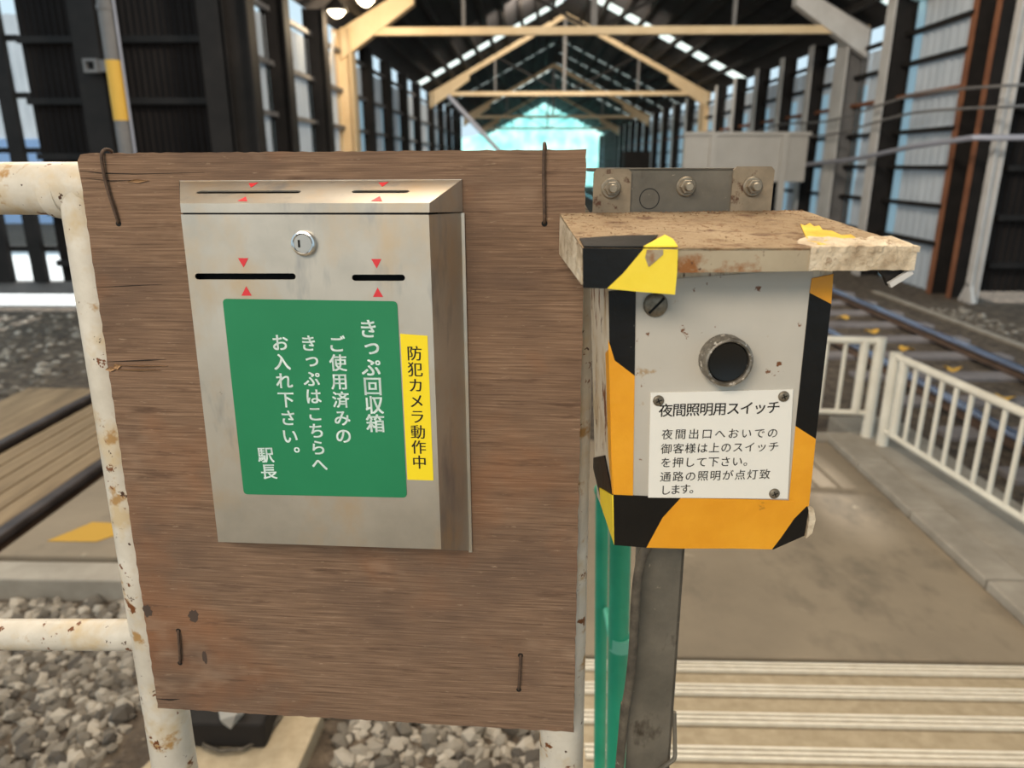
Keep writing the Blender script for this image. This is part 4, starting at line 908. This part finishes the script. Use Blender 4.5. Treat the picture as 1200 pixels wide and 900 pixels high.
# crumbly peeled backing on the right end
def crumb(name, mat, px0, px1, w0, w1, h, seed, lipdown=0.0):
    random.seed(seed); g = MB(); nx, ny = 22, 9; u0, u1 = px0, px1; vs = []; fs = []
    ph = [random.uniform(0, 6.28) for _ in range(6)]
    for j in range(ny + 1):
        for i in range(nx + 1):
            a, b = i / nx, j / ny; ed = min(1.0, 5 * min(a + 0.02, 1 - a + 0.08, b + 0.02, 1.1 - b))
            u = u0 + (u1 - u0) * a + random.uniform(-1, 1) * 0.0016 + 0.004 * math.sin(b * 7 + ph[0]) * (1 - a)
            w = w0 + (w1 - w0) * b + random.uniform(-1, 1) * 0.001 + (0.006 * math.sin(a * 9 + ph[1]) * (1 - b))
            bb = (w - WB) / (WF - WB); aa = (u - hFL[0]) / (hFR[0] - hFL[0]); q = hp(aa, min(1.0, bb))
            vs.append(S.P(u, q[1] + ed * h * random.uniform(0.35, 1.1) - (0.0006 if ed < 0.3 else 0), w))
    m = len(vs)
    for j in range(ny + 1):
        for i in range(nx + 1): p_ = vs[j * (nx + 1) + i] - S.v * (h * 1.2); vs.append(p_)
    for j in range(ny):
        for i in range(nx):
            A = j * (nx + 1) + i; fs += [(A, A + 1, A + nx + 2, A + nx + 1), (m + A, m + A + nx + 1, m + A + nx + 2, m + A + 1)]
    for i in range(nx): fs += [(i, m + i, m + i + 1, i + 1), (ny * (nx + 1) + i, ny * (nx + 1) + i + 1, m + ny * (nx + 1) + i + 1, m + ny * (nx + 1) + i)]
    for j in range(ny): A = j * (nx + 1); fs += [(A, A + nx + 1, m + A + nx + 1, m + A), (A + nx, m + A + nx, m + A + 2 * nx + 1, A + 2 * nx + 1)]
    g.add(vs, fs); mesh_obj(name, g, mat, hd)
uc = on(S, 950, 290, WF)[0]
crumb('peeled_backing', M_putty, uc, hFR[0] + 0.001, WF - 0.026, WF + 0.0018, 0.0032, 3)
# ragged white backing on the front lip
random.seed(9); lo = []; hi = []
for i in range(16):
    a = i / 15; u = uc + (hFR[0] + 0.001 - uc) * a
    hi.append((u, hFL[1] + (hFR[1] - hFL[1]) * (0.55 + 0.45 * a) + random.uniform(-0.0004, 0.0012))); lo.append((u, lipv + random.uniform(-0.0004, 0.0006)))
g = MB(); g.prism([S.P(u, v, WF + 0.0002) for u, v in hi + lo[::-1]], S.w * 0.0014); mesh_obj('peeled_backing', g, M_putty, hd)
# torn yellow tape scrap on the hood
uy0, uy1 = on(S, 938, 270, 0.012)[0], on(S, 1003, 283, 0.02)[0]
def scrap(pts, mat, name):
    g = MB(); P_ = []
    for u, w in pts:
        q = hp((u - hFL[0]) / (hFR[0] - hFL[0]), (w - WB) / (WF - WB)); P_.append(S.P(u, q[1] + 0.0006, w))
    g.prism(P_, S.v * 0.0008); mesh_obj(name, g, mat, hd)
def hood_px(px, py):
    # intersect sight line with the hood top
    lo_, hi_ = WB, WF
    for _ in range(40):
        m_ = (lo_ + hi_) / 2; u, v = on(S, px, py, m_); q = hp(0.6, (m_ - WB) / (WF - WB))
        if v - 0.001 > q[1]: hi_ = m_
        else: lo_ = m_
    return on(S, px, py, m_)[0], m_
scrap([hood_px(x, y) for x, y in ((684, 290), (679, 280), (720, 277), (771, 276), (756, 291), (720, 290.5))], M_tapeK, 'black_tape')
scrap([hood_px(x, y) for x, y in ((754, 291), (779, 275.5), (789, 281), (794, 292))], M_tapeYb, 'yellow_tape')
SCR = [(938, 263), (943, 265), (949, 262), (954, 266), (960, 265), (964, 270), (975, 271), (986, 276), (997, 275), (1003, 279), (999, 284), (985, 287), (962, 287), (946, 282), (943, 275)]
scrap([hood_px(x, y) for x, y in SCR], material('faded_yellow', [(0.3, rgb(206, 160, 40)), (0.6, rgb(232, 196, 70))], (60, 60, 60), 0.7, bump=0.6, bscale=(90, 90, 90)), 'yellow_tape_scrap')
# hood tabs bolted to the crossbar
M_tab = material('dusty_tab', [(0.3, rgb(112, 100, 84)), (0.7, rgb(146, 132, 112))], (30, 30, 30), 0.8, spots=[(rgb(78, 50, 34), (70, 70, 70), 0.58, 0.66)], bump=0.4, bscale=(90, 90, 90))
def tab(x0, x1, y0, y1, name='hood_tab'):
    (u0, v0), (u1, v1) = on(S, x0, y0, bw + 0.002), on(S, x1, y1, bw + 0.002)
    g = MB(); r = 0.003
    g.prism([S.P(u0, 0.13, bw + 0.0003), S.P(u1, 0.13, bw + 0.0003), S.P(u1, v0 - r, bw + 0.0003), S.P(u1 - r, v0, bw + 0.0003), S.P(u0 + r, v0, bw + 0.0003), S.P(u0, v0 - r, bw + 0.0003)], S.w * 0.002); return mesh_obj(name, g, M_tab, hd)
tab(696, 738, 198, 248); tab(860, 903, 195, 247)
bolt(718, 221, bw + 0.0024, hd); bolt(886, 219, bw + 0.0024, hd)
# crumbs of dirt on the hood
random.seed(11); g = MB()
def hz(x, y): return 0
for _ in range(900):
    a = random.random(); b = random.random() ** 2.2 if random.random() < 0.75 else random.random(); u, v, w = hp(a, b)
    s = random.uniform(0.00018, 0.00055) * (1.5 if b < 0.15 else 1); c = S.P(u, v + s * 0.3, w)
    g.add([c + Vector((q.x * s * random.uniform(.6, 1.6), q.y * s * random.uniform(.6, 1.6), q.z * s * 0.6)) for q in IV], IF)
o = mesh_obj('dirt_crumbs', g, material('dirt', [(0.3, rgb(98, 70, 48)), (0.7, rgb(150, 118, 88))], (200, 200, 200), 0.95), hd); o['kind'] = 'stuff'
